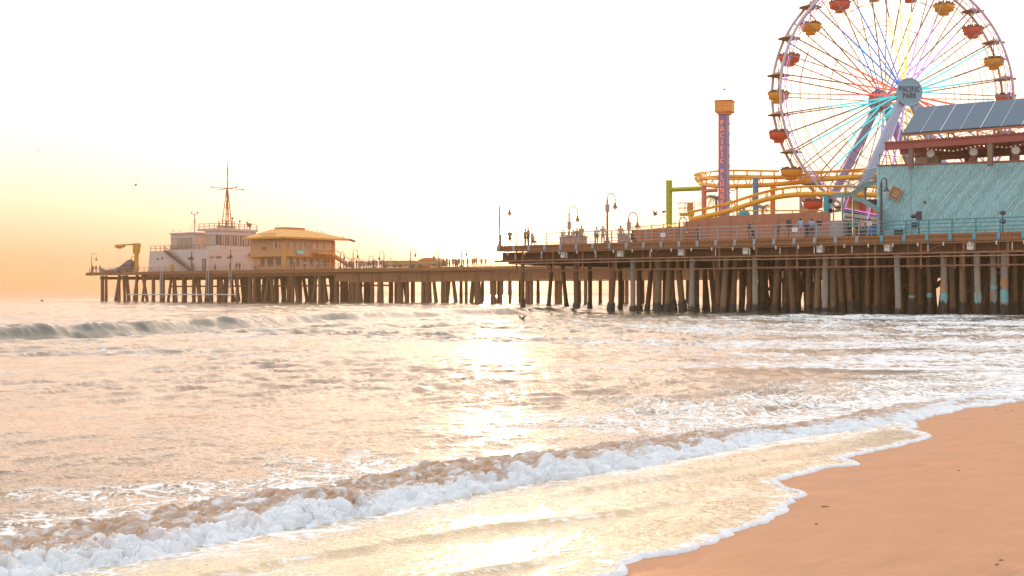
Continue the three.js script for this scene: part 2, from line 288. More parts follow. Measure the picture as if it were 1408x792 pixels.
  const gs = new THREE.BufferGeometry(); gs.setAttribute('position', new THREE.Float32BufferAttribute(sg, 3)); gs.setAttribute('uv', new THREE.Float32BufferAttribute(suv, 2)); gs.setIndex(si); gs.computeVertexNormals();
  const grains = texture(1024, 1024, (u, v) => { const k = 0.86 + 0.07 * tnoise(N2, u, v, 4) - 0.14 * clamp(tnoise((a, b) => N2b(a * 4, b * 0.6), u, v, 3) * 1.6 - 0.7) + 0.05 * tnoise((a, b) => N2(a * 5, b), u, v, 5) + 0.04 * tnoise(N2b, u, v, 40) + 0.09 * (((Math.imul((u * 1024 | 0) * 1973 + (v * 1024 | 0) * 9277, 26699) >>> 16) & 255) / 255 - 0.5); return k; }, { repeat: [0.45, 0.45] });
  const sandBump = texture(512, 512, (u, v) => 0.5 + 0.2 * tnoise(N2, u, v, 60) + 0.15 * tnoise((a, b) => N2b(a * 4, b * 0.7), u, v, 10), { repeat: [0.8, 0.8] });
  const sand = mat('wet_sand', [0.56, 0.24, 0.10], { map: grains, roughness: 0.62, bumpMap: sandBump, bumpScale: 0.003 });
  tag(part('beach', gs, sand, scene), 'smooth wet orange-brown sand sloping down to the water', 'beach', null, 'structure');
}
const foamMat = mat('sea_foam', [1, 1, 1], { vertexColors: true, roughness: 0.9, transmission: 0.2, thickness: 0, bumpMap: withRepeat(bumpTex, 6), bumpScale: 0.004 });
function sheet(name, nu, nv, fn, label, category) {   // fn(u, v) gives position and colour
  const pos = new Float32Array(nu * nv * 3), col = new Float32Array(nu * nv * 3), uv = new Float32Array(nu * nv * 2), idx = [];
  for (let i = 0; i < nu; i++) for (let j = 0; j < nv; j++) { const k = i * nv + j, [p, c] = fn(i, j); pos.set(p, k * 3); col.set(c, k * 3); uv.set([p[0], p[2] + p[1]], k * 2); }
  for (let i = 0; i < nu - 1; i++) for (let j = 0; j < nv - 1; j++) { const k = i * nv + j; idx.push(k, k + nv, k + 1, k + 1, k + nv, k + nv + 1); }
  const g = new THREE.BufferGeometry(); g.setAttribute('position', new THREE.BufferAttribute(pos, 3)); g.setAttribute('color', new THREE.BufferAttribute(col, 3)); g.setAttribute('uv', new THREE.BufferAttribute(uv, 2)); g.setIndex(idx); g.computeVertexNormals();
  return tag(part(name, g, foamMat, scene), label, category, null, 'stuff');
}
const billow = (x, y, z) => { const n = N3(x, y, z); return Math.min(1, Math.sqrt(n * n + 0.012) * 1.9) - 0.45; };   // rounded lumps with creases between
// rounded swellings packed side by side, 1 on top of each and 0 in the creases between
function dome(x, y, z) {
  let b = 9; const xi = Math.floor(x), yi = Math.floor(y), zi = Math.floor(z);
  for (let i = -1; i <= 1; i++) for (let j = -1; j <= 1; j++) for (let k = -1; k <= 1; k++) { let h = Math.imul(xi + i, 374761393) ^ Math.imul(yi + j, 668265263) ^ Math.imul(zi + k, 1440662683); h = Math.imul(h ^ h >>> 13, 1274126177); h ^= h >>> 16; const dx = xi + i + (h & 255) / 255 - x, dy = yi + j + (h >> 8 & 255) / 255 - y, dz = zi + k + (h >> 16 & 255) / 255 - z, d = dx * dx + dy * dy + dz * dz; if (d < b) b = d; }
  return Math.sqrt(Math.max(0, 1 - b * 1.9));
}
{
  // the bore: a bank of foam with lumps behind it, coloured for sand and backlight
  const Q = []; for (let q = 1.5; q < 20;) { Q.push(q); q += q < 3 ? 0.03 : Math.max(0.0075, 0.00098 * Math.hypot(...fromPQ(-6.8, q))); }
  const NW = 240, crest = [];
  const prof = (back, w) => { const f = smooth(back, 0, 0.34), r = 1 - smooth(back, 0.34, w); return Math.pow(f, 0.62) * (back < 0.34 ? 1 : 0.35 + 0.65 * Math.pow(r, 1.4)) * smooth(w - back, 0, 0.3); };
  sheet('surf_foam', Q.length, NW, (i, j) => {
    const q = Q[i], v = j / (NW - 1), up = boreUp(q), w = 1.45 - 0.4 * smooth(q, 10, 15), bp = boreP(q) + 0.06 + 0.05 * N2(q * 2.2, 98) + 0.03 * N2(q * 6, 99);
    const back = w * Math.pow(1 - v, 1.25), p = bp - back;      // v = 1 at the toe
    const hgt = (0.082 + 0.04 * N2(q * 0.8, 91) + 0.035 * N2(q * 2.3, 92) + 0.02 * N2(q * 6, 93)) * up, e = 0.02;
    const h0 = hgt * prof(back, w), dh = hgt * (prof(Math.max(0, back - e), w) - prof(back + e, w)) / (2 * e), l = Math.hypot(1, dh), nP = -dh / l, nY = 1 / l;
    const [x, z] = fromPQ(p, q), y0 = h0 * 1.6, base = lerp(0.04, sandY(p, q) + 0.008, smooth(p, bp - 0.3, bp));
    const wx = x + 0.05 * N3(x * 4, y0 * 4, z * 4 + 9), wz = z + 0.05 * N3(x * 4, y0 * 4 + 7, z * 4);
    const A = dome(wx * 6, y0 * 6, wz * 6), B = dome(wx * 14 + 0.3 * A, y0 * 14 + 3, wz * 14), C = dome(wx * 31, y0 * 31 + 5, wz * 31 + 0.3 * B), E = N3(x * 60, y0 * 60, z * 60);
    const edge = smooth(v, 0, 0.12) * smooth(1 - v, 0, 0.05), foam = smooth(back + 0.1 * N3(x * 5, 31, z * 5), 0.44 + 0.22 * N2(q * 1.4, 95), 0.17 + 0.13 * N2(q * 2, 96));
    const puff = 0.75 + 0.5 * N2(q * 0.9, 97) + 0.3 * N3(x * 3, 41, z * 3), lump = (A * 0.056 * puff + B * 0.042 * (0.6 + 0.4 * foam) + C * 0.017 * (0.4 + 0.6 * foam) + billow(wx * 9, y0 * 9, wz * 9) * 0.014 + E * 0.002 - 0.05) * (0.35 + 0.65 * up) * edge;
    const y = base - 0.06 * (1 - edge) + h0 + lump * nY - 0.015 * (1 - foam) * edge;
    const [X, Z] = fromPQ(p + lump * nP * 1.1, q + 0.012 * N3(x * 8, y0 * 8, z * 8) * edge);
    if (h0 > 0.5 * hgt && foam > 0.3 && up > 0.25) crest.push([X, y, Z]);
    // brown painted between the foam: sand in the water and backlight through thin lumps
    const sandGlow = clamp((1 - foam) + (N3(x * 2.2, 11, z * 2.2) * 0.5 + 0.12) * smooth(back, 0.18, 0.5) * 1.2);
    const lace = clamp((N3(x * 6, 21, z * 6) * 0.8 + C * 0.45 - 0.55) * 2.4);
    const k = clamp(sandGlow - lace * 0.8) * (0.85 + 0.15 * N3(x * 9, 51, z * 9));
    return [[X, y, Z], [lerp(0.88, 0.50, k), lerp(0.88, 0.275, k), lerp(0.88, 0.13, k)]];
  }, 'broken bore of white foam with sandy lumps painted brown as if backlit rolling towards the beach', 'foam');
  // drops and froth thrown up along the crest
  const n = 3200, m = new THREE.InstancedMesh(new THREE.IcosahedronGeometry(1, 1), mat('froth', [0.9, 0.9, 0.9], { roughness: 0.3 }), n), M = new THREE.Matrix4(), r = mul(9);
  for (let i = 0; i < n; i++) { const c = crest[Math.floor(r() * crest.length)], s = 0.002 + 0.006 * r() * r() * r() + (r() < 0.1 ? 0.004 : 0), k = r() < 0.12; M.makeScale(s * (0.8 + 0.5 * r()), s * (0.7 + 0.8 * r()), s); M.setPosition(c[0] + 0.05 * (r() - 0.5), c[1] + (k ? r() * r() * 0.05 : 0) + 0.002, c[2] + 0.05 * (r() - 0.5)); m.setMatrixAt(i, M); }
  m.name = 'froth_drops'; scene.add(m); tag(m, 'small white drops of froth along the crest of the bore', 'froth', null, 'stuff');
  // the lip of foam at the edge of the swash
  const E = []; for (let q = -6; q < 60;) { E.push(q); q += q > 3 && q < 24 ? 0.011 : 0.06; }
  const NE = 26;
  sheet('swash_foam', E.length, NE, (i, j) => {
    const q = E[i], v = j / (NE - 1), e = 0.03, dp = (edgeP(q + e) - edgeP(q - e)) / (2 * e), L = Math.hypot(1, dp), nx = 1 / L, nq = -dp / L;
    const wide = smooth(q, 14, 19), W = (0.075 + 0.035 * N2(q * 0.9, 51) + 0.02 * N2(q * 4, 52) + 0.35 * wide), o = W * (v - 0.86);
    const p = edgeP(q) + o * nx, qq = q + o * nq, [x, z] = fromPQ(p, qq);
    const prof = Math.pow(Math.sin(Math.PI * Math.pow(v, 1.8)), 0.6), lump = billow(x * 9, z * 9, 1) * 0.007 + billow(x * 24, z * 24, 2) * 0.005;
    const y = sandY(p, qq) + 0.012 * smooth(1 - v, 0, 0.6) - 0.006 + prof * (0.016 + 0.006 * N2(q * 2, 53) + 0.03 * wide + lump * (1 + 2 * wide));
    const thin = clamp(0.4 + N3(x * 20, 3, z * 20) * 0.8) * smooth(1 - v, 0.45, 0.95);
    return [[x, y, z], [lerp(0.86, 0.6, thin), lerp(0.86, 0.45, thin), lerp(0.86, 0.3, thin)]];
  }, 'thin white lip of foam along the edge of the water on the sand', 'foam');
}

// ------------------------------------------------------------------ piers
const woodA = mat('pier_timber', [0.40, 0.165, 0.062], { map: wood1, roughness: 0.85, bumpMap: bump1, bumpScale: 0.01 });
const woodB = mat('pile_timber', [0.27, 0.118, 0.052], { map: wood2, roughness: 0.85, bumpMap: bump1, bumpScale: 0.015 });
const woodD = mat('honey_pile_timber', [0.36, 0.20, 0.095], { map: wood2, roughness: 0.85, bumpMap: bump1, bumpScale: 0.015 });
const concrete = mat('pile_concrete', [0.40, 0.31, 0.245], { map: streak1, roughness: 0.9, bumpMap: bump1, bumpScale: 0.01 });
const rust = mat('rusted_iron', [0.34, 0.145, 0.07], { map: streak1, roughness: 0.8 });
const paleTag = mat('pale_tag', [0.72, 0.62, 0.5], { roughness: 0.6 });
const galv = painted('galvanised_steel', [0.46, 0.42, 0.39], { metalness: 0.3, roughness: 0.45 });
const tealPaint = painted('teal_paint', [0.03, 0.30, 0.34]);
const shoeTeal = painted('post_shoe_paint', [0.10, 0.42, 0.50]);
const shoeGrey = painted('grey_post_shoe', [0.45, 0.43, 0.44]);
const bandTeal = painted('pale_teal_band', [0.25, 0.52, 0.52]), bandOrange = painted('orange_band', [0.62, 0.25, 0.07]);
// a pile: a tapered, slightly bent round trunk with a swollen foot where mussels grow
function pileGeo(seed, foot) {
  const g = new THREE.CylinderGeometry(1, 1, 1, 12, 9, true), p = g.attributes.position, r = mul(seed), bx = (r() - 0.5) * 0.25, ph = r() * 9;
  for (let i = 0; i < p.count; i++) {
    const y = p.getY(i) + 0.5, a = Math.atan2(p.getZ(i), p.getX(i)), k = (1 - 0.16 * y) * (1 + 0.05 * Math.sin(3 * a + ph) + 0.04 * Math.sin(y * 9 + a * 2 + ph)) * (1 + foot * smooth(0.22 - y, 0, 0.1) * (1 + 0.2 * Math.sin(a * 5 + y * 30)));
    p.setXYZ(i, p.getX(i) * k + bx * Math.sin(y * Math.PI), y, p.getZ(i) * k);
  }
  const u = g.attributes.uv; for (let i = 0; i < u.count; i++) u.setXY(i, u.getX(i) * 1.6 + seed * 0.37, u.getY(i) * 6);
  g.computeVertexNormals(); return g;
}
const mussel = mat('mussel_growth', [0.05, 0.034, 0.026], { roughness: 0.55, bumpMap: withRepeat(bumpTex, 4), bumpScale: 0.03 });
function crustGeo(seed) { const g = new THREE.CylinderGeometry(1, 1.05, 0.12, 20, 6, true), p = g.attributes.position, r = mul(seed); for (let i = 0; i < p.count; i++) { const a = Math.atan2(p.getZ(i), p.getX(i)), y = p.getY(i) + 0.06, k = 1.06 - 0.1 * smooth(y, 0.05, 0.12) + 0.07 * N3(Math.cos(a) * 3, y * 60, Math.sin(a) * 3 + seed), top = y > 0.115 ? 0.03 * N2(Math.cos(a) * 2 + seed, Math.sin(a) * 2) : 0; p.setXYZ(i, p.getX(i) * k, y + top, p.getZ(i) * k); } g.computeVertexNormals(); return g; }
const CRUST = [crustGeo(1), crustGeo(2)];
const PILES = [pileGeo(1, 0.05), pileGeo(2, 0.25), pileGeo(3, 0.4), pileGeo(4, 0.12), pileGeo(5, 0.3)];
function pile(parent, sB, tB, sT, tT, r, top, m, k) {   // bottom and top in pier coordinates
  const b = V(sB, -1.2, -tB), e = V(sT, top, -tT), o = part('pile', PILES[k ?? Math.floor(rnd() * 5)], m, parent), d = e.clone().sub(b), L = d.length();
  o.position.copy(b); o.scale.set(r, L, r); o.quaternion.setFromUnitVectors(_up, d.normalize()); o.rotateY(rnd() * 6.28); return o;
}
{
  const T = thing('amusement_pier', 'wide timber amusement pier on thick brown piles under the wheel', 'pier', P1.pt(0, 0, 0), TURN);
  const S0 = -1.4, S1 = 96, TB = 78;
  // deck: a planked edge that shows piece by piece, and the boards behind it
  part('deck', [box(S0, S1, 5.72, 5.9, -TB, -2.6)], woodA, T);
  { const gs = [0, 1, 2].map((k) => metreUV(new RoundedBoxGeometry(0.285, 0.1, 2.56 + 0.03 * k, 1, 0.012))); for (let s = S0; s < 62; s += 0.3) { const o = part('deck_plank', gs[Math.floor(rnd() * 3)], woodA, T); o.position.set(s + 0.15, 5.93 + rr(-0.008, 0.008), -1.3 + rr(-0.02, 0.02)); } }
  // edge beams, one length after another
  for (let s = S0; s < 60; s += 5.6) {
    part('edge_beam', rbox(s + 0.01, s + 5.58, 5.5, 5.87, -0.32, -0.05 + rr(-0.01, 0.01), 0.02), woodA, T);
    part('kerb_rail', rbox(s + 0.01, s + 5.58, 5.984, 6.12, -0.42, -0.18, 0.02), woodA, T);
    part('stringer', box(s, s + 5.57, 4.72, 5.42, -1.45, -1.05), woodB, T);
  }
  // cross beams over the piles
  for (let s = 0; s < 62; s += 3.55) part('cap_beam', box(s - 0.2, s + 0.2, 4.3, 4.72, -TB * 0.7, -0.5), woodB, T);
  for (let t = 5; t < 44; t += 3.2) part('stringer', box(S0, S1 * 0.8, 4.73, 5.7, -t - 0.3, -t), woodB, T);
  // catwalk of pipes hung on the face
  for (let s = S0; s < 60; s += 7.2) {
    const e = s + 7.17, j = () => rr(-0.02, 0.02);
    part('conduit', rod([s, 5.4 + j(), 0.12], [e, 5.4 + j(), 0.12], 0.055), rust, T);
    part('pipe', rod([s, 4.62 + j(), 0.1], [e, 4.62 + j(), 0.1], 0.085, 0.085, 10), rust, T);
    part('pipe', rod([s, 4.36 + j(), 0.14], [e, 4.36 + j(), 0.14], 0.05), paleRust(), T);
    part('catwalk_rail', bar([s, 3.66 + j(), 0.16], [e, 3.66 + j(), 0.16], 0.07, 0.1), rust, T);
    part('catwalk_rail', bar([s, 3.66 + j(), -0.75], [e, 3.66 + j(), -0.75], 0.07, 0.1), rust, T);
  }
  for (let s = 0.6, k = 0; s < 60; s += k++ % 2 ? 2.35 : 0.9 + rr(0, 0.5)) part('hanger', box(s - 0.07, s + 0.07, 3.45, 5.52, k % 2 ? 0.02 : -0.8, k % 2 ? 0.09 : -0.72), rust, T);
  for (let s = 0.3; s < 60; s += 2.02) part('clip', rbox(s - 0.05, s + 0.05, 5.18, 5.46, 0.18, 0.25, 0.015), paleTag, T);
  for (let s = 1.2; s < 60; s += 3.1 + rr(-0.3, 0.3)) part('drop_rod', box(s - 0.025, s + 0.025, 4.75, 5.3, 0.2, 0.25), paleTag, T);
  for (const x of [775, 853, 937, 1026, 1128, 1221, 1335]) { const s = P1.s(x, 0); const o = part('lamp_housing', [rbox(s - 0.28, s + 0.28, 4.8, 5.38, -0.3, 0.16, 0.05)], mat('aged_housing', [0.55, 0.44, 0.35], { map: streak1 }), T); part('lens', rbox(s - 0.2, s + 0.2, 4.83, 5.08, 0.162, 0.2, 0.02), mat('dusty_lens', [0.68, 0.6, 0.52], { roughness: 0.3 }), o); }
  for (const x of [898, 1284]) { const s = P1.s(x, 0); part('brace', bar([s - 0.7, 4.66, 0.06], [s + 0.7, 5.35, 0.06], 0.06), rust, T); }
  // piles that can be made out one by one: [foot x, top x, radius, foot line y, material, row]
  const M = { w: woodB, d: woodB, h: woodD, c: concrete };
  const list = [[719, 719, 0.24, 0, 'w', 10], [753, 759, 0.23, 0, 'w', 9], [781, 773, 0.23, 0, 'w', 9], [793, 792, 0.26, 2, 'w', 0.8], [811, 811, 0.24, 0, 'w', 9], [838, 846, 0.27, 2, 'w', 0.8], [853, 853, 0.23, 0, 'w', 9], [870, 870, 0.26, 1, 'c', 0.5], [879, 879, 0.27, 1, 'w', 4], [888, 897, 0.25, 0, 'w', 4], [904, 905, 0.36, 1, 'h', 1.2], [916, 921, 0.3, 1, 'h', 1.4], [926, 922, 0.32, 1, 'w', 1.8], [941, 932, 0.3, 1, 'w', 1.2], [951, 952, 0.27, 1, 'c', 0.5], [958, 958, 0.24, 0, 'd', 4], [969, 969, 0.22, 0, 'w', 5], [984, 976, 0.23, 0, 'w', 4], [988, 987, 0.28, 1, 'w', 1.4], [993, 999, 0.29, 1, 'h', 1.2], [1006, 1012, 0.26, 1, 'w', 1.6], [1019, 1020, 0.22, 0, 'w', 3], [1030, 1031, 0.25, 0, 'w', 2], [1039, 1038, 0.25, 0, 'c', 0.5], [1049, 1048, 0.22, 0, 'd', 4], [1063, 1070, 0.27, 1, 'w', 1.2], [1078, 1085, 0.24, 1, 'd', 3], [1092, 1085, 0.25, 0, 'w', 1.4], [1097, 1097, 0.24, 0, 'd', 4], [1111, 1112, 0.25, 0, 'w', 2], [1122, 1126, 0.26, 1, 'h', 1.2], [1134, 1135, 0.27, 0, 'c', 0.45], [1146, 1145, 0.25, 0, 'h', 1.6], [1160, 1153, 0.25, 0, 'w', 1.6], [1172, 1164, 0.25, 0, 'w', 1.2], [1181, 1176, 0.24, 1, 'd', 3], [1192, 1193, 0.24, 0, 'w', 2], [1204, 1206, 0.24, 0, 'w', 2], [1216, 1215, 0.25, 1, 'd', 3], [1236, 1233, 0.26, 0, 'c', 0.45], [1253, 1254, 0.26, 1, 'd', 1.4], [1267, 1264, 0.23, 0, 'd', 3], [1280, 1276, 0.22, 0, 'w', 2], [1298, 1298, 0.3, 0, 'c', 1], [1311, 1308, 0.25, 0, 'h', 2], [1325, 1323, 0.26, 0, 'h', 1.2], [1346, 1343, 0.27, 0, 'c', 0.45], [1367, 1366, 0.29, 1, 'c', 1.2], [1381, 1381, 0.31, 0, 'c', 1.0], [1397, 1396, 0.24, 0, 'd', 2], [1412, 1413, 0.27, 0, 'w', 1], [1430, 1428, 0.27, 0, 'c', 1], [1450, 1455, 0.26, 1, 'w', 1], [1475, 1472, 0.27, 0, 'w', 1], [1500, 1500, 0.27, 0, 'c', 1]];
  for (const [xb, xt, r, k, m, t] of list) {
    const o = pile(T, P1.s(xb, t), t, P1.s(xt, t), t, r, 4.7, M[m], k === 2 ? 2 : k === 1 ? 4 : undefined);
    { const cr = part('mussel_crust', CRUST[Math.abs(xb) % 2], mussel, o); cr.position.y = 0.15; cr.scale.set(1 + (k === 2 ? 0.35 : k ? 0.22 : 0.06), 1 + (xb % 3) * 0.35, 1 + (k === 2 ? 0.35 : k ? 0.22 : 0.06)); }
    const bands = { 1298: [[0.36, 0.12, bandTeal], [0.5, 0.1, bandOrange]], 1381: [[0.38, 0.16, bandTeal], [0.55, 0.09, bandOrange]], 1367: [[0.49, 0.045, bandTeal]], 1346: [[0.36, 0.13, bandTeal]], 1280: [[0.39, 0.06, bandTeal]], 1253: [[0.37, 0.03, bandTeal]] }[xb] ?? [];
    for (const [y, h, mm] of bands) { const b = part('paint_band', new THREE.CylinderGeometry(1.06 - 0.16 * (y + h / 2), 1.06 - 0.16 * (y - h / 2), h, 12, 1, true), mm, o); b.position.y = y + 0.05; }
  }
  // rows behind, closer towards the land
  for (let row = 0; row < 13; row++) for (let s = 14 + rr(0, 2) - (row < 3 ? 6 : 0); s < 74; s += rr(1.25, 2.3)) {
    const t = 5 + row * 3.3 + rr(-0.7, 0.7), x = CX + F * P1.pt(s, t).x / P1.d(s, t); if (x < 985 && rnd() < (x < 905 ? 0.93 : 0.66)) continue;
    const l = rnd() < 0.45 ? rr(-1.2, 1.2) : 0; pile(T, s + l, t, s, t + rr(-0.3, 0.3), rr(0.18, 0.27), 4.6, pick([woodB, woodB, woodB, woodD]));
  }
  for (let row = 0; row < 5; row++) for (let s = 24; s < 70; s += 6) { const t = 5.6 + row * 7; part('cross_brace', bar([s, 1.4, -t], [s + 5, 4.4, -t], 0.12, 0.26), woodB, T); }
}
function paleRust() { return mat('pale_rust', [0.48, 0.27, 0.16], { map: streak1, roughness: 0.7 }); }
// railings
function railing(fr, name, label, s0, s1, gap, m, shoe, t, hgt, rails, every = 1, group) {
  const T = thing(name, label, 'railing', fr.pt(s0, t, 0), TURN, group), L = s1 - s0;
  const pg = box(-0.045, 0.045, 5.95, 6 + hgt, -0.04, 0.04), sg = [rbox(-0.13, 0.13, 5.62, 6.06, 0.3, 0.46, 0.03), box(-0.12, -0.05, 5.5, 5.7, 0.32, 0.42), box(0.05, 0.12, 5.5, 5.7, 0.32, 0.42), box(-0.05, 0.05, 5.8, 5.95, 0.03, 0.31)];
  const shoeGeo = shoe && join(sg);
  for (let s = 0.2; s < L; s += gap) { const p = part('post', pg, m, T); p.position.set(s, 0, 0); if (shoe) { const q = part('post_shoe', shoeGeo, shoe, p); } }
  for (const h of rails) for (let s = 0; s < L; s += gap * 4) part('rail', rod([s, 6 + h, 0], [Math.min(L, s + gap * 4 - 0.01), 6 + h, 0], h === rails[0] ? 0.045 : 0.034, undefined, 6), m, T);
  return T;
}
const sTeal = P1.s(1211, 0.4);
railing(P1, 'pier_railing', 'grey steel railing along the timber pier edge beside the brown fence', -1.2, sTeal, 1.83, galv, shoeGrey, 0.4, 1.2, [1.2, 0.9, 0.6, 0.3]);
railing(P1, 'pier_railing', 'teal steel railing along the pier edge below the teal wall', sTeal + 0.05, 62, 1.83, tealPaint, shoeTeal, 0.4, 1.2, [1.2, 0.9, 0.6, 0.3]);
// ------------------------------------------------------------------ far pier
{
  const T = thing('municipal_pier', 'long far timber pier on leaning piles ending under the white building', 'pier', P2.pt(0, 0, 0), TURN);
  const sEnd = P2.s(478, 0), sR = 190, W = 24, W2 = 15;
  part('deck', [box(-0.5, sEnd, 5.72, 5.95, -W, 0), box(sEnd, sR, 5.72, 5.95, -W2, 0)], woodA, T);
  for (let s = -0.5; s < sR; s += 9) { part('edge_beam', box(s + 0.02, s + 8.98, 5.45, 5.9, 0.01, 0.25), woodA, T); part('kerb_rail', box(s + 0.02, s + 8.98, 5.96, 6.14, 0.0, 0.2), woodA, T); }
  const sA = P2.s(200, 0);
  for (let s = sA; s < sR; s += 8) part('stringer', box(s, s + 7.98, s < sEnd - 4 ? 4.9 : 3.75, 5.44, -0.7, -0.25), woodA, T);
  for (let s = sEnd; s < sR; s += 8) part('ledger', box(s, s + 7.98, 3.55, 3.73, -0.3, 0.02), woodA, T);
  for (let s = 4; s < sR; s += 7.5) part('cap_beam', box(s - 0.25, s + 0.25, 4.6, 5.2, s < sEnd ? -W + 1 : -W2 + 1, -0.4), woodA, T);
  // piles seen from the beach: foot x, top x
  const front = [[141, 141], [146, 146], [158, 165], [164, 164], [172, 170], [178, 174], [184, 189], [188, 188], [195, 200], [204, 196], [211, 211], [222, 221], [230, 236], [243, 240], [252, 252], [266, 266], [277, 272], [291, 291], [300, 305], [309, 303], [327, 326], [343, 344], [350, 350], [363, 370], [377, 372], [395, 400], [402, 402], [411, 405], [428, 436], [440, 440], [449, 443], [462, 462], [480, 485], [486, 486], [493, 493], [512, 512], [523, 523], [550, 550], [560, 560], [582, 582], [589, 589], [601, 595], [609, 610], [614, 619], [628, 622], [641, 641], [647, 652], [658, 656], [676, 676], [680, 680], [690, 690], [701, 701], [725, 725], [731, 731], [765, 765], [770, 770], [805, 805], [840, 840], [862, 862], [900, 900], [950, 950]];
  for (const [b, t] of front) { const row = Math.abs(b - t) > 2 ? 1.2 : 0.5, r = [493, 523, 550, 589, 660].some((k) => Math.abs(k - b) < 3) ? 0.62 : rr(0.3, 0.42); pile(T, P2.s(b, row), row, P2.s(t, row), row, r, 5.4, woodB); }
  for (let row = 1; row < 6; row++) for (let s = sA + rr(0, 3); s < sEnd + 2; s += rr(2.6, 4.2)) { const l = rnd() < 0.5 ? rr(-1.6, 1.6) : 0; pile(T, s + l, row * 4, s, row * 4, rr(0.3, 0.4), 5.4, woodB); }
  for (let row = 1; row < 3; row++) for (let s = sEnd + 5; s < sR; s += 8.5) pile(T, s, row * 6, s, row * 6, 0.32, 5.4, woodB);
  // low landing walkway tied along the piles and the ladder stage
  const l0 = P2.s(176, -0.6), l1 = P2.s(325, -0.6);
  part('landing_rail', [rod([l0, P2.hp(250, 0, 405), 0.6], [l1, P2.hp(250, 0, 405), 0.6], 0.11)], mat('pale_pipe', [0.7, 0.62, 0.55]), T);
  for (const x of [222, 285, 316]) { const s = P2.s(x, -0.5); part('ladder', [box(s - 0.4, s - 0.3, 0.6, 6.5, 0.4, 0.5), box(s + 0.3, s + 0.4, 0.6, 6.5, 0.4, 0.5), ...Array.from({ length: 12 }, (_, k) => box(s - 0.3, s + 0.3, 1 + k * 0.42, 1.06 + k * 0.42, 0.42, 0.48))], mat('ladder_steel', [0.5, 0.42, 0.36]), T); }
  const lw0 = P2.s(205, 0), lw1 = P2.s(470, 0);
  for (let s = lw0; s < lw1; s += 9) part('lower_walkway', box(s, s + 8.9, 2.9, 3.2, -6.4, -5.2), woodA, T);
  const fr = P2;
  railing(P2, 'far_railing', 'thin rusty railing along the edge of the far pier', -0.3, sR - 2, 2.4, mat('brown_rail', [0.36, 0.24, 0.17], { roughness: 0.6 }), null, 0.5, 1.1, [1.1, 0.75, 0.4]);
}

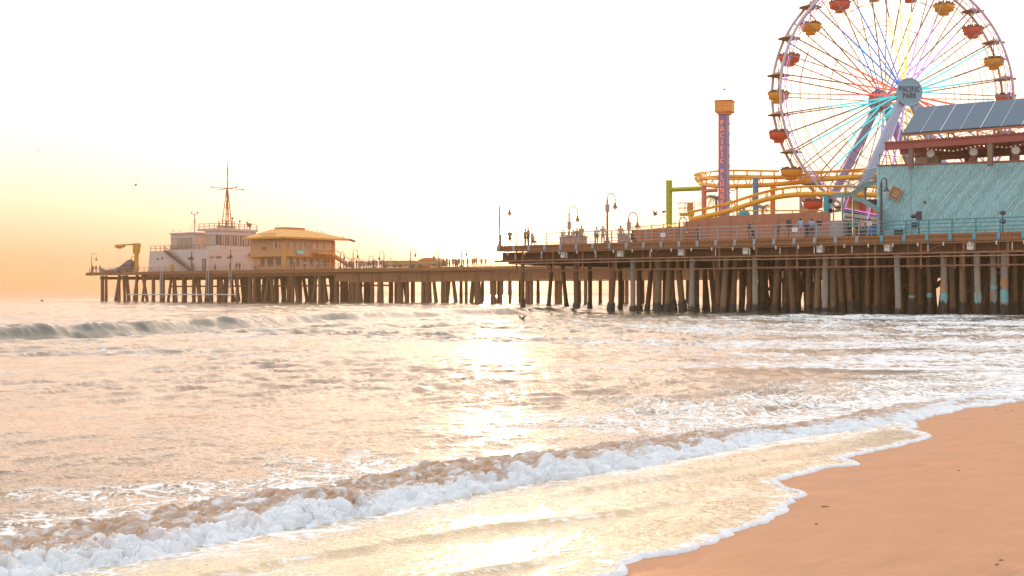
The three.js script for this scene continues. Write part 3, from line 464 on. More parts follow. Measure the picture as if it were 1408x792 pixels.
// ------------------------------------------------------------------ the wheel
{
  const T = thing('ferris_wheel', 'big white observation wheel with coloured lamps on its spokes and tub cars', 'ferris wheel', [40.1, DECK, -145], 11 * Math.PI / 180);
  const HUB = 16.2, R = 12.97, ZR = 1.1, N = 20, D0 = 9.9 * Math.PI / 180;
  const steel = painted('wheel_steel', [0.62, 0.53, 0.60], { roughness: 0.4 }), spokeM = painted('spoke_steel', [0.36, 0.27, 0.25], { roughness: 0.45 });
  const led = (key, c, k = 0.8) => mat('lamp_' + key, c.map((x) => x * 0.6), { emissive: rgb(...c), emissiveIntensity: k, roughness: 0.4 });
  const L = { red: led('red', [0.72, 0.10, 0.08]), blue: led('blue', [0.01, 0.16, 0.52]), yellow: led('yellow', [0.78, 0.72, 0.20]), purple: led('purple', [0.50, 0.27, 0.70]), cyan: led('cyan', [0.03, 0.62, 0.64]), green: led('green', [0.05, 0.55, 0.40]) };
  const pt = (r, a, z) => V(r * Math.cos(a), HUB + r * Math.sin(a), z);
  const ring = (r, z, w, n = 120, k = 6) => new THREE.TorusGeometry(r, w, k, n).translate(0, HUB, z);
  for (const z of [-ZR, ZR]) {
    const o = part('rim', ring(R + 0.12, z, 0.15, 140, 8), steel, T);
    part('inner_ring', ring(R - 0.5, z, 0.05, 120, 5), steel, o);
    const zig = []; for (let k = 0; k < 160; k++) { const a = k / 160 * 2 * Math.PI, b = (k + 1) / 160 * 2 * Math.PI; zig.push(rod(pt(k % 2 ? R - 0.5 : R + 0.05, a, z), pt(k % 2 ? R + 0.05 : R - 0.5, b, z), 0.028, 0.028, 4)); }
    part('lacing', zig, steel, o);
    if (z > 0) for (let k = 0; k < 40; k++) { const seg = []; for (let i = 0; i < 3; i++) { const a = (k + 0.12 + i * 0.24) / 40 * 2 * Math.PI, b = a + 0.2 / 40 * 2 * Math.PI; seg.push(rod(pt(R - 0.24, a, z + 0.12), pt(R - 0.24, b, z + 0.12), 0.06, 0.06, 5)); } part('lamp_strip', seg, L.purple, o); }
  }
  for (const [f, w] of [[0.845, 0.036], [0.775, 0.032], [0.60, 0.034], [0.52, 0.03]]) for (const z of [-1, 1]) {
    const seg = [], zz = z * lerp(2.0, ZR, f); for (let k = 0; k < N * 2; k++) { const a = D0 + k * Math.PI / N, b = a + Math.PI / N; seg.push(rod(pt(R * f, a, zz), pt(R * f, b, zz), w, w, 4)); } part('tie_ring', seg, spokeM, T);
  }
  for (let k = 0; k < N * 2; k++) { const a = D0 + k * Math.PI / N; part('cross_tie', rod(pt(R * 0.985, a, -ZR), pt(R * 0.985, a, ZR), 0.05, 0.05, 5), steel, T); }
  const spokeGeo = rod([0, 0, 0], [0, 1, 0], 1, 1, 6), tip = (o, p, q, r) => { const d = q.clone().sub(p), l = d.length(); o.position.copy(p); o.scale.set(r, l, r); o.quaternion.setFromUnitVectors(_up, d.normalize()); };
  const hue = (deg) => deg < 42 ? 'cyan' : deg < 76 ? 'purple' : deg < 104 ? 'yellow' : deg < 146 ? 'blue' : deg < 184 ? 'red' : deg < 228 ? 'cyan' : deg < 240 ? 'green' : deg < 268 ? 'purple' : deg < 292 ? 'yellow' : deg < 322 ? 'blue' : 'red';
  for (let k = 0; k < N * 2; k++) for (const z of [-1, 1]) {
    const a = D0 + k * Math.PI / N, main = k % 2 === 0, h = pt(0.62, a + (main ? 0.25 : -0.25) * (k % 4 < 2 ? 1 : -1), z * 2.4), e = pt(R, a, z * ZR), o = part('spoke', spokeGeo, spokeM, T);
    tip(o, h, e, main ? 0.075 : 0.058);
    if (z < 0 && k % 4) continue;
    const deg = ((a * 180 / Math.PI) % 360 + 360) % 360, c = hue(deg), f0 = main ? 0.03 : 0.05, f1 = { red: 0.55, cyan: main ? 0.82 : 0.5, blue: main ? 0.75 : 0.6, yellow: 0.8, purple: main ? 0.7 : 0.5, green: 0.4 }[c] * (z < 0 ? 0.6 : 1) * (0.75 + 0.35 * ((k * 7) % 5) / 5);
    const off = V(-Math.sin(a) * 0.02, Math.cos(a) * 0.02, 0.07), s = part('lamp_strip', spokeGeo, L[c], T);
    tip(s, h.clone().lerp(e, f0).add(off), h.clone().lerp(e, f1).add(off), main ? 0.085 : 0.07);
  }
  // hub, its drum and the round name board
  part('axle', [rod([0, HUB, -3.6], [0, HUB, 3.3], 0.42, 0.42, 16), rod([0, HUB, -2.55], [0, HUB, -2.25], 0.8, 0.8, 20), rod([0, HUB, 2.25], [0, HUB, 2.55], 0.8, 0.8, 20)], steel, T);
  const back = part('hub_disc', rod([0, HUB, -3.5], [0, HUB, -3.3], 1.25, 1.25, 32), painted('hub_disc_paint', [0.42, 0.30, 0.36]), T);
  for (let k = 0; k < 20; k++) { const a = k / 20 * 2 * Math.PI; part('lamp_strip', rod(pt(0.2, a, -3.25), pt(1.15, a, -3.25), 0.05, 0.05, 5), L.red, back); }
  const board = part('name_board', rod([0, HUB, 3.3], [0, HUB, 3.46], 1.4, 1.4, 40), painted('name_board_paint', [0.22, 0.44, 0.55]), T);
  part('board_rim', new THREE.TorusGeometry(1.4, 0.06, 8, 40).translate(0, HUB, 3.46), painted('board_rim_paint', [0.32, 0.54, 0.62]), board);
  const ink = mat('dark_blue_ink', [0.012, 0.03, 0.07], { roughness: 0.5 });
  const w1 = text('PACIFIC', 0.53, 0.03), w2 = text('PARK', 0.53, 0.03); w1.scale(0.82, 1.08, 1); w2.scale(0.82, 1.08, 1);
  part('lettering', [w1.translate(0, HUB + 0.3, 3.465), w2.translate(0, HUB - 0.36, 3.465)], ink, board);
  // legs
  const legA = painted('pale_blue_leg', [0.45, 0.54, 0.74]), legB = painted('lavender_leg', [0.44, 0.43, 0.80]);
  for (const [z, m, zb] of [[2.85, legA, 3.6], [-2.85, legB, -3.8]]) for (const s of [-1, 1]) {
    const leg = part('leg', bar([s * 0.25, HUB - 0.1, z], [s * 8.2, 0, zb], 0.62, 0.78), m, T);
    part('foot_plate', box(s * 8.2 - 0.7, s * 8.2 + 0.7, 0.0, 0.18, zb - 0.6, zb + 0.6), steel, leg);
    for (let k = 0; k < 14; k++) { const f = 0.1 + k * 0.058, q = V(lerp(s * 0.25, s * 8.2, f) + 0.42, lerp(HUB, 0, f), lerp(z, zb, f) + 0.2); part('lamp_strip', rod(q, q.clone().add(V(s * 0.12, -0.22, 0)), 0.06, 0.06, 5), k % 3 ? L.purple : L.red, leg); }
  }
  for (const s of [-1, 1]) part('leg_brace', rod([s * 6.1, 4.2, 3.4], [s * 6.1, 4.2, -3.5], 0.15), steel, T);
  // cars: round tubs under a flat parasol, hung from the rim
  const tubRed = painted('red_tub', [0.86, 0.12, 0.07], { roughness: 0.35 }), tubOr = painted('orange_tub', [1.0, 0.44, 0.03], { roughness: 0.35 }), shade = painted('parasol_cloth', [0.52, 0.31, 0.21], { roughness: 0.8 });
  const tub = lathe([[0.02, -1.02], [0.5, -1.02], [0.56, -0.8], [0.62, -0.72], [0.98, -0.6], [1.08, -0.2], [1.12, 0.0], [1.16, 0.06], [1.1, 0.09], [1.03, 0.0], [0.95, -0.45], [0.02, -0.5]], 22);
  const tubRim = new THREE.TorusGeometry(1.13, 0.05, 6, 24).rotateX(Math.PI / 2).translate(0, 0.06, 0), seat = join([0, 1, 2, 3, 4, 5, 6].map((k) => rbox(-0.28, 0.28, -0.1, 0.32, -0.06, 0.06, 0.05).translate(0, 0, 0.86).rotateY(k * 0.9)));
  const para = lathe([[0.02, 0.42], [0.18, 0.36], [0.6, 0.18], [1.16, 0.0], [1.18, -0.05], [0.6, 0.08], [0.02, 0.2]], 20);
  for (let k = 0; k < N; k++) {
    const a = D0 + k * 2 * Math.PI / N, p = pt(R, a, 0), g = pgroup('gondola', T, [p.x, p.y - 0.05, 0]);
    const y = -1.8, dark = mat('tub_trim', [0.12, 0.06, 0.04]);
    const red = k % 2 === 0;
    const t = part('tub', tub, red ? tubRed : tubOr, g); t.position.y = y;
    const r2 = part('tub_rim', tubRim, dark, g); r2.position.y = y;
    const s2 = part('seat_back', seat, dark, g); s2.position.y = y;
    const c = part('parasol', para, shade, g); c.position.y = 0.05;
    part('centre_post', rod([0, y - 0.4, 0], [0, 0.75, 0], 0.045, 0.045, 6), dark, g);
    part('hanger', [rod([0, 0, -ZR], [0, 0, ZR], 0.05, 0.05, 6)], steel, g);
  }
  // loading platform under the wheel
  part('platform', box(-6, 6, 0.0, 0.5, -2.6, 2.6), painted('platform_paint', [0.36, 0.22, 0.17]), T);
}
// ------------------------------------------------------------------ drop tower
{
  const t = 23, s = P1.s(996, t), base = P1.pt(s, t), d = P1.d(s, t), k = d / F, T = thing('drop_tower', 'tall purple drop tower with an orange box on top and letters down it', 'tower', base, -0.34);
  const H = P1.h(139, s, t) - DECK, hB = P1.h(155, s, t) - DECK, w = 0.52;
  const purple = painted('tower_purple', [0.30, 0.20, 0.42]), pink = painted('tower_pale', [0.55, 0.36, 0.40]), orange = painted('tower_orange', [0.95, 0.33, 0.05]);
  part('column', [box(-w + 0.06, w - 0.06, 0, hB, -w, w - 0.06)], pink, T);
  part('sign_panel', rbox(-w, w * 0.55, 0.2, hB, w - 0.055, w + 0.05, 0.02), purple, T);
  for (const x of [w - 0.12, w + 0.06]) part('guide_rail', rod([x, 0, w - 0.12], [x, hB, w - 0.12], 0.06), painted('tower_rail', [0.48, 0.40, 0.55]), T);
  for (let y = 1; y < hB; y += 1.1) part('rail_bracket', box(w - 0.06, w + 0.1, y, y + 0.12, -0.1, w - 0.14), pink, T);
  const red = mat('letter_orange', [0.95, 0.28, 0.08], { emissive: rgb(0.9, 0.2, 0.03), emissiveIntensity: 0.25 });
  const put = (str, y0, y1) => [...str].forEach((c, i) => { const py = lerp(y0, y1, i / (str.length - 1)), g = text(c, 0.5, 0.04); part('letter', g.translate(-0.12, P1.h(py, s, t) - DECK, w + 0.052), red, T); });
  put('PACIFIC', 169, 222); put('PLUNGE', 236, 279);
  const cap = part('cap_box', rbox(-0.86, 0.92, hB, H, -0.9, 0.86, 0.05), orange, T);
  part('cap_ledge', [rbox(-0.6, 0.66, hB - 0.22, hB + 0.004, -0.7, 0.7, 0.03)], orange, cap);
  part('cap_trim', [box(-0.9, 0.96, H - 0.08, H + 0.03, -0.94, 0.9)], mat('trim_brown', [0.4, 0.13, 0.04]), cap);
  for (let i = 0; i < 5; i++) for (let j = 0; j < 2; j++) part('cap_lamp', rod([-0.66 + i * 0.33, hB + 0.42 + j * 0.36, 0.86], [-0.66 + i * 0.33, hB + 0.42 + j * 0.36, 0.9], 0.06, 0.06, 8), mat('cap_lamp', [0.9, 0.5, 0.2]), cap);
  part('finial_rod', rod([0, H, 0], [0, H + 0.95, 0], 0.025, 0.018, 6), mat('trim_brown'), T);
}
// ------------------------------------------------------------------ roller coaster
{
  const yel = painted('coaster_yellow', [1.0, 0.47, 0.02], { roughness: 0.4 }), T = thing('roller_coaster', 'yellow steel roller coaster track curling over coloured columns', 'roller coaster', P1.pt(0, 0, DECK), 0);
  const o = T.position, at = (px, t, py) => P1.at(px, t, py).sub(o);
  function track(list, handrail = true, close = false) {
    const pts = list.map(([x, t, y]) => at(x, t, y)), c = new THREE.CatmullRomCurve3(pts, close, 'centripetal'), n = Math.round(c.getLength() / 0.4), fr = [];
    for (let i = 0; i <= n; i++) { const p = c.getPointAt(i / n), d = c.getTangentAt(i / n), side = d.clone().cross(_up).normalize(); fr.push([p, side, d]); }
    const ln = (off, up) => fr.map(([p, s]) => p.clone().addScaledVector(s, off).add(V(0, up, 0)));
    const g = pgroup('track', T);
    part('spine', tube(ln(0, 0), 0.25, n, 8), yel, g);
    for (const s of [-0.5, 0.5]) part('running_rail', tube(ln(s, 0.74), 0.075, n, 6), yel, g);
    for (let i = 0; i <= n; i += 4) { const [p, s] = fr[i]; part('tie', [bar(p.clone().addScaledVector(s, -0.5).add(V(0, 0.70, 0)), p.clone().addScaledVector(s, 0.5).add(V(0, 0.70, 0)), 0.12, 0.09), rod(p.clone().addScaledVector(s, 0.1), p.clone().addScaledVector(s, 0.5).add(V(0, 0.7, 0)), 0.06, 0.06, 5), rod(p.clone().addScaledVector(s, -0.1), p.clone().addScaledVector(s, -0.5).add(V(0, 0.7, 0)), 0.06, 0.06, 5)], yel, g); }
  }
  // upper turn, coming from behind the wheel, round the bend and back
  track([[1290, 46, 248], [1200, 46, 245], [1120, 45, 244.5], [1050, 43.5, 243.5], [1000, 42, 243], [972, 40, 245], [960, 36, 249], [966, 31, 253], [990, 28.5, 256], [1040, 27.5, 255], [1090, 28, 251.5], [1140, 29, 246], [1200, 31, 242], [1290, 34, 240]]);
  // lower drop
  track([[948, 15.5, 302], [970, 16, 297.5], [1000, 16.5, 290.5], [1030, 17, 281], [1060, 17.5, 272.5], [1085, 18, 268.5], [1110, 18, 267], [1150, 18, 267], [1200, 19, 268], [1260, 20, 270]]);
  // columns, each in its own colour
  const col = (name, px, t, yTop, r, m, arm) => { const p = at(px, t), h = P1.hp(px, t, yTop) - DECK, c = part('column', rod([p.x, 0, p.z], [p.x, h, p.z], r, r, 14), m, T); part('column_cap', rod([p.x, h, p.z], [p.x, h + 0.08, p.z], r * 1.08, r * 1.08, 14), m, c); part('base_plate', box(p.x - r * 1.6, p.x + r * 1.6, 0, 0.1, p.z - r * 1.6, p.z + r * 1.6), m, c); if (arm) { const q = at(...arm); part('arm', rod([p.x, q.y, p.z], q, r * 0.72, r * 0.72, 12), m, c); } return c; };
  const lime = painted('lime_paint', [0.45, 0.52, 0.02], { roughness: 0.4 }), pinkP = painted('pink_paint', [0.72, 0.22, 0.16]), blueP = painted('blue_paint', [0.10, 0.30, 0.50]), orP = painted('orange_paint', [0.80, 0.20, 0.04]), tq = painted('turquoise_paint', [0.02, 0.42, 0.50]);
  col('column', 920, 30, 249, 0.36, lime, [964, 30.5, 259]);
  col('column', 968, 29, 257, 0.29, pinkP, [986, 29, 261.5]);
  col('column', 1039, 26, 246, 0.31, blueP);
  col('column', 1062.5, 26.2, 257, 0.27, orP, [1068, 27, 260]);
  col('column', 1137, 18, 269, 0.36, tq);
  col('column', 1185, 30, 250, 0.27, orP);
}
function at1(px, t) { return P1.at(px, t); }
// ------------------------------------------------------------------ fences and small buildings on the pier
{
  const brown = painted('plywood_brown', [0.50, 0.19, 0.10], { map: streak1 }), trim = painted('fence_trim', [0.46, 0.20, 0.11]);
  function board(name, label, x0, x1, t, tops, m = brown, category = 'fence') {   // a fence of sheets whose top follows points seen in the photograph
    const s0 = P1.s(x0, t), s1 = P1.s(x1, t), T = thing(name, label, category, P1.pt(s0, t), TURN), top = (s) => { const X = CX + F * P1.pt(s, t).x / P1.d(s, t); let i = 0; while (i < tops.length - 2 && tops[i + 1][0] < X) i++; const [a, ya] = tops[i], [b, yb] = tops[i + 1]; return P1.h(lerp(ya, yb, clamp((X - a) / (b - a))), s, t) - DECK; };
    const n = Math.max(1, Math.round((s1 - s0) / 2.44)), w = (s1 - s0) / n;
    for (let i = 0; i < n; i++) { const a = i * w + 0.008, b = (i + 1) * w - 0.008, ha = top(s0 + a), hb = top(s0 + b); part('panel', prism([[a, 0], [b, 0], [b, hb], [a, ha]], 0.06 + 0.012 * (i % 2), -0.06), m, T); part('batten', box(b - 0.05, b + 0.06, 0, hb - 0.01, 0.013, 0.05), trim, T); if (i % 3 === 1) part('top_board', prism([[a + 0.2, ha - 0.5], [b - 0.2, hb - 0.5], [b - 0.2, hb - 0.44], [a + 0.2, ha - 0.44]], 0.03, 0.014), trim, T); }
    return T;
  }
  board('plywood_fence', 'tall brown plywood fence below the roller coaster track', 941, 1140, 7.5, [[941, 305], [975, 299.5], [1002, 296.5], [1060, 294], [1140, 291]]);
  board('plywood_fence', 'low brown plywood fence strung with small yellow bulbs', 868, 941.5, 7.0, [[868, 317], [905, 313.5], [941, 311]]);
  // bulbs on wires over the low fence
  const T = thing('bulb_string', 'string of small yellow bulbs on short posts above the low brown fence', 'bulb string');
  const ym = mat('bulb_glow', [0.9, 0.55, 0.12], { emissive: rgb(1, 0.6, 0.12), emissiveIntensity: 0.8 }), pts = [[869, 313], [880, 312], [896, 310.5], [912, 309], [928, 307], [940, 306]];
  const w = pts.map(([x, y]) => P1.at(x, 6.8, y));
  part('wire', tube(w, 0.03, 40, 5), mat('trim_brown'), T);
  for (let i = 0; i < pts.length; i++) { const g = P1.at(pts[i][0], 6.8); part('post', rod([g.x, DECK, g.z], [g.x, w[i].y + 0.1, g.z], 0.06, 0.06, 6), painted('yellow_post', [0.7, 0.36, 0.05]), T); }
  for (let i = 0; i < 26; i++) { const f = i / 26 * (w.length - 1), k = Math.floor(f), p = w[k].clone().lerp(w[k + 1], f - k); part('bulb', new THREE.IcosahedronGeometry(0.07, 1).translate(p.x, p.y - 0.1 - 0.06 * (i % 2), p.z), ym, T); }
  // yellow rails behind the brown fence
  const Y = thing('queue_barrier', 'thin yellow pipe barrier standing behind the tall brown fence', 'barrier'), yp = painted('yellow_post');
  const a = [1008, 1050, 1090, 1130].map((x) => P1.at(x, 12, 289.5)); part('rail', tube(a, 0.06, 20, 6), yp, Y); for (const p of a) part('post', rod([p.x, DECK, p.z], p, 0.05, 0.05, 6), yp, Y);
  // pink ticket block behind the wheel foot, grey booth at the fence end
  const b1 = P1.s(1100, 44), B = thing('ticket_block', 'plain dusty pink service block behind the lowest red car', 'service block', P1.pt(b1, 44), TURN);
  part('wall', rbox(-0.1, 1.4, 0, P1.hp(1105, 44, 268) - DECK, -1.5, 0, 0.05), painted('dusty_pink', [0.55, 0.30, 0.24], { map: streak1 }), B); part('coping', box(-0.2, 1.5, P1.hp(1105, 44, 268) - DECK, P1.hp(1105, 44, 267) - DECK, -1.6, 0.1), painted('pink_coping', [0.6, 0.36, 0.3]), B);
  const b2 = P1.s(1140.5, 6.5), G = thing('utility_cabinet', 'pale grey metal utility cabinet at the end of the brown fence', 'cabinet', P1.pt(b2, 6.5), TURN), gm = painted('cabinet_grey', [0.50, 0.43, 0.42], { map: streak1 });
  const gh = P1.hp(1148, 6.5, 304.5) - DECK; part('body', rbox(0, 1.2, 0.1, gh, -1, 0, 0.04), gm, G); part('plinth', box(-0.05, 1.25, 0, 0.1, -1.05, 0.05), trim, G); part('roof', rbox(-0.06, 1.26, gh, gh + 0.08, -1.06, 0.06, 0.03), gm, G); part('door', rbox(0.12, 1.08, 0.2, gh - 0.2, 0.002, 0.03, 0.01), gm, G);
  // picket gate in front of the booth
  const K = thing('picket_gate', 'grey upright bar gate in front of the utility cabinet', 'gate', P1.pt(P1.s(1139, 2.2), 2.2), TURN); for (let i = 0; i < 11; i++) part('bar', box(i * 0.13, i * 0.13 + 0.05, 0.08, 1.45, -0.025, 0.025), galv, K); part('rail', [box(-0.02, 1.38, 1.3, 1.37, 0.026, 0.06)], galv, K); part('rail', [box(-0.02, 1.38, 0.15, 0.22, 0.026, 0.06)], galv, K);
  // turquoise tank behind the fence
  const q = P1.pt(P1.s(1023, 13), 13), tk = thing('water_tank', 'small turquoise domed tank peeping over the brown fence', 'tank', q, 0), th = P1.hp(1023, 13, 288) - DECK; part('shell', lathe([[0.02, th], [0.4, th - 0.12], [0.55, th - 0.35], [0.56, 0.2], [0.5, 0]], 18), painted('turquoise_paint'), tk); part('hatch', rod([0, th, 0], [0, th + 0.08, 0], 0.18, 0.18, 12), mat('trim_brown'), tk);
}

// ------------------------------------------------------------------ teal building with a roof terrace under solar panels
{
  const t = 6.2, s0 = P1.s(1208, t), Wd = 34, T = thing('terrace_building', 'teal boarded building with red terrace steelwork and tilted solar roof', 'building', P1.pt(s0, t), TURN);
  const H0 = P1.hp(1208, t, 228.6) - DECK, sE = P1.s(1408, t), H1 = P1.hp(1408, t, 222) - DECK, top = (x) => H0 + (H1 - H0) * x / (sE - s0);
  const teal = mat('teal_boarding', [0.40, 0.72, 0.74], { roughness: 0.75, map: withRepeat(grainTex, 0.3) });
  const tealV = [0, 1, 2, 3].map((k) => { const f = [1, 0.93, 1.05, 0.87][k]; return mat('teal_board_' + 'abcd'[k], [0.42 * f, 0.74 * f, 0.76 * f * (k === 3 ? 0.97 : 1)], { roughness: 0.75, map: wood2, bumpMap: bump1, bumpScale: 0.006 }); });
  part('wall', [prism([[0, 0], [Wd, 0], [Wd, top(Wd)], [0, top(0)]], 8, -8.04)], teal, T);
  // rough boards laid on the slant, cut to the wall: joined in four tones, they are too narrow to tell apart
  { const lists = [[], [], [], []], bw = 0.24, ang = 47 * Math.PI / 180, ca = Math.cos(ang), sa = Math.sin(ang), r = mul(31);
    const clip = (poly, f) => { const o = []; for (let i = 0; i < poly.length; i++) { const a = poly[i], b = poly[(i + 1) % poly.length], fa = f(a), fb = f(b); if (fa >= 0) o.push(a); if (fa * fb < 0) { const k = fa / (fa - fb); o.push([lerp(a[0], b[0], k), lerp(a[1], b[1], k)]); } } return o; };
    for (let k = -40; k < 150; k++) { let u = -12 + r() * 2; while (u < 34) { const len = 1.6 + r() * 2.6, c0 = k * bw, c1 = c0 + bw - 0.012 - 0.01 * r(); const P = (a, b) => [a * ca - b * sa, a * sa + b * ca]; let g = [P(u, c0 - 4), P(u + len - 0.015, c0 - 4), P(u + len - 0.015, c1 - 4), P(u, c1 - 4)];
      for (const f of [(q) => q[0], (q) => Wd - q[0], (q) => q[1], (q) => top(q[0]) - 0.01 - q[1]]) { g = clip(g, f); if (g.length < 3) break; }
      u += len; if (g.length < 3) continue; lists[Math.floor(r() * 4)].push(prism(g, 0.028 + 0.03 * r(), -0.036)); } }
    lists.forEach((l, k) => { const o = part('siding', l, tealV[k], T); o.userData.kind = 'stuff'; }); }
  part('corner_board', box(-0.1, 0.08, 0, top(0), -0.3, 0.06), teal, T);
  const xj = P1.s(1252.5, t) - s0; part('joint_strip', box(xj - 0.03, xj + 0.03, 0, top(xj), 0.0, 0.07), mat('joint_grey', [0.3, 0.42, 0.42]), T);
  const redS = painted('red_steel', [0.42, 0.085, 0.065], { roughness: 0.5 }), brownS = painted('brown_steel', [0.26, 0.145, 0.10], { roughness: 0.55 }), under = redS;
  part('parapet_cap', prism([[-0.1, top(0)], [Wd, top(Wd)], [Wd, top(Wd) + 0.12], [-0.1, top(0) + 0.12]], 0.3, -0.2), redS, T);
  part('terrace_floor', box(0, Wd, top(0) - 0.5, top(0) - 0.3, -12, -8.05), brownS, T);
  // main beam and canopy of the terrace
  const tb = t - 1.0, xb0 = P1.s(1217, tb) - s0, yb = (y, x) => P1.hp(x, tb, y) - DECK, B0 = yb(206.5, 1217), B1 = yb(196.5, 1217);
  const beam = part('beam', [box(xb0, Wd, B0, B0 + 0.07, 0.86, 1.14), box(xb0, Wd, B1 - 0.07, B1, 0.86, 1.14), box(xb0, Wd, B0 + 0.07, B1 - 0.07, 0.97, 1.03)], redS, T);
  { const cor = []; for (let x = xb0; x < Wd; x += 0.32) cor.push(rbox(x, x + 0.17, B1 + 0.002, B1 + 0.085, -9.5, 1.2, 0.02)); part('roof_corrugation', cor, redS, T).userData.kind = 'stuff'; }
  part('canopy', box(xb0, Wd, B1 - 0.1, B1 - 0.01, -9.6, 0.84), under, T);
  for (const z of [-2.2, -5.4, -9]) part('joist', box(xb0, Wd, B0 - 0.1, B1 - 0.11, z - 0.12, z + 0.12), under, T);
  for (const [x, z, m, w] of [[1253, 0.95, brownS, 0.18], [1362, 0.95, brownS, 0.2], [1470, 0.95, brownS, 0.2], [1290, -4, brownS, 0.24], [1393, -4, brownS, 0.24], [1330, -9, under, 0.2]]) { const s = P1.s(x, t - z) - s0, h = B0 - 0.02; part('column', box(s - w, s + w, top(s) - (z > 0 ? 0.35 : 2), h, z - 0.14, z + 0.14), m, T); }
  part('beam_strut', [rod([xb0 + 0.2, top(0), 0.05], [xb0 + 0.2, B0, 0.9], 0.04), rod([xb0 + 1.4, top(0), 0.05], [xb0 + 1.3, B0, 0.9], 0.04)], redS, T);
  part('terrace_rail', [rod([0.05, top(0) + 1.0, -0.1], [xj, top(xj) + 0.55, -0.1], 0.03), rod([0.05, top(0) + 0.1, -0.1], [0.05, top(0) + 1.0, -0.1], 0.03)], brownS, T);
  // solar roof: panels on a light truss
  const zl = 1.1, tl = t - zl, zu = -1.9, tu = t - zu, xl = P1.s(1240, tl) - s0, xu = P1.s(1263, tu) - s0, yl = P1.hp(1240, tl, 184) - DECK, yu = P1.hp(1263, tu, 147.5) - DECK;
  const cellTex = texture(256, 256, (u, v) => { const g = (x, n, w) => Math.abs(((x * n) % 1) - 0.5) > 0.5 - w; return g(v, 20, 0.05) || g(u, 6, 0.015) ? [0.36, 0.44, 0.52] : [0.24 + 0.04 * tnoise(N2, u, v, 6), 0.33, 0.45]; }, { srgb: true });
  const cellM = mat('solar_cells', [0.55, 0.95, 0.84], { map: cellTex, roughness: 0.32, clearcoat: 0.3, clearcoatRoughness: 0.15 }), frameM = mat('panel_frame', [0.62, 0.66, 0.70], { metalness: 0.6, roughness: 0.35 });
  const skew = (xu - xl), pw = 1.62, n = 17, quad = (x0, x1, v0, v1, up) => { const P = (x, v) => [xl + x + skew * v, lerp(yl, yu, v) + up * 0.78, lerp(zl, zu, v) + up * 0.62]; const a = P(x0, v0), b = P(x1, v0), c = P(x1, v1), d = P(x0, v1), g = new THREE.BufferGeometry(); const lo = [a, b, c, d].map(([x, y, z]) => [x, y - 0.04, z - 0.03]); const v = []; const f = (p, q, r, s) => v.push(...p, ...q, ...r, ...p, ...r, ...s); f(a, b, c, d); f(lo[3], lo[2], lo[1], lo[0]); f(lo[0], lo[1], b, a); f(lo[2], lo[3], d, c); f(lo[1], lo[2], c, b); f(lo[3], lo[0], a, d); g.setAttribute('position', new THREE.Float32BufferAttribute(v, 3)); const uv = []; for (let k = 0; k < 6; k++) uv.push(0, 0, 1, 0, 1, 1, 0, 0, 1, 1, 0, 1); g.setAttribute('uv', new THREE.Float32BufferAttribute(uv, 2)); g.computeVertexNormals(); return g; };
  for (let i = 0; i < n; i++) { const x = i * pw, o = part('solar_panel', quad(x + 0.03, x + pw - 0.03, 0.01, 0.99, 0.03), cellM, T); part('panel_frame', [quad(x + pw - 0.029, x + pw + 0.029 * (i % 2 ? 1 : 0.2), 0.0, 1.0, i % 2 ? 0.05 : 0.036)], frameM, o); }
  part('panel_backing', quad(0, n * pw, 0.005, 0.995, -0.06), brownS, T);
  part('truss_chord', [box(xl, Wd, yl - 0.22, yl - 0.08, zl - 0.1, zl + 0.02)], painted('truss_orange', [0.55, 0.19, 0.08]), T);
  part('truss_chord', [box(xu, Wd, yu - 0.3, yu - 0.15, zu - 0.1, zu + 0.02)], painted('truss_orange'), T);
  for (let i = 0; i < 14; i++) { const x = xl + 0.5 + i * 1.9; part('truss_post', box(x - 0.05, x + 0.05, B1 + 0.086, yl - 0.1, zl - 0.12, zl - 0.02), painted('truss_orange'), T); part('truss_web', [rod([x, B1 + 0.1, zl - 0.08], [x + 1.9, yl - 0.15, zl - 0.08], 0.03, 0.03, 5), rod([x, yl - 0.2, zl - 0.3], [x + 0.6, yu - 0.25, zu], 0.03, 0.03, 5)], painted('truss_orange'), T); if (i % 2) part('truss_post', box(x + 0.3, x + 0.4, B1 + 0.09, yu - 0.2, zu - 0.1, zu), painted('truss_orange'), T); }
  // hanging lamps and bulbs under the canopy
  const bulb = mat('warm_bulb', [1, 0.85, 0.6], { emissive: rgb(1, 0.78, 0.45), emissiveIntensity: 2.2 }), shade = painted('lamp_shade_grey', [0.5, 0.52, 0.54], { metalness: 0.4 });
  const P = thing('light_string', 'string of small warm bulbs under the red terrace canopy', 'light string', P1.pt(s0, t), TURN), bs = new THREE.IcosahedronGeometry(0.055, 1);
  const hang = B0 - 0.06; for (let i = 0; i < 46; i++) { const x = xj + 0.8 + i * 0.36, b = part('bulb', bs, i % 9 === 4 ? bulb : mat('pale_bulb', [0.9, 0.8, 0.7], { emissive: rgb(1, 0.85, 0.7), emissiveIntensity: 0.5 }), P); b.position.set(x, hang + 0.3 * Math.abs(((i % 12) - 6) / 6) - 0.1, -1.6); }
  part('wire', tube(Array.from({ length: 24 }, (_, i) => [xj + 0.8 + i * 0.72, hang + 0.3 * Math.abs((((i * 2) % 12) - 6) / 6) - 0.04, -1.6]), 0.015, 60, 4), mat('trim_brown'), P);
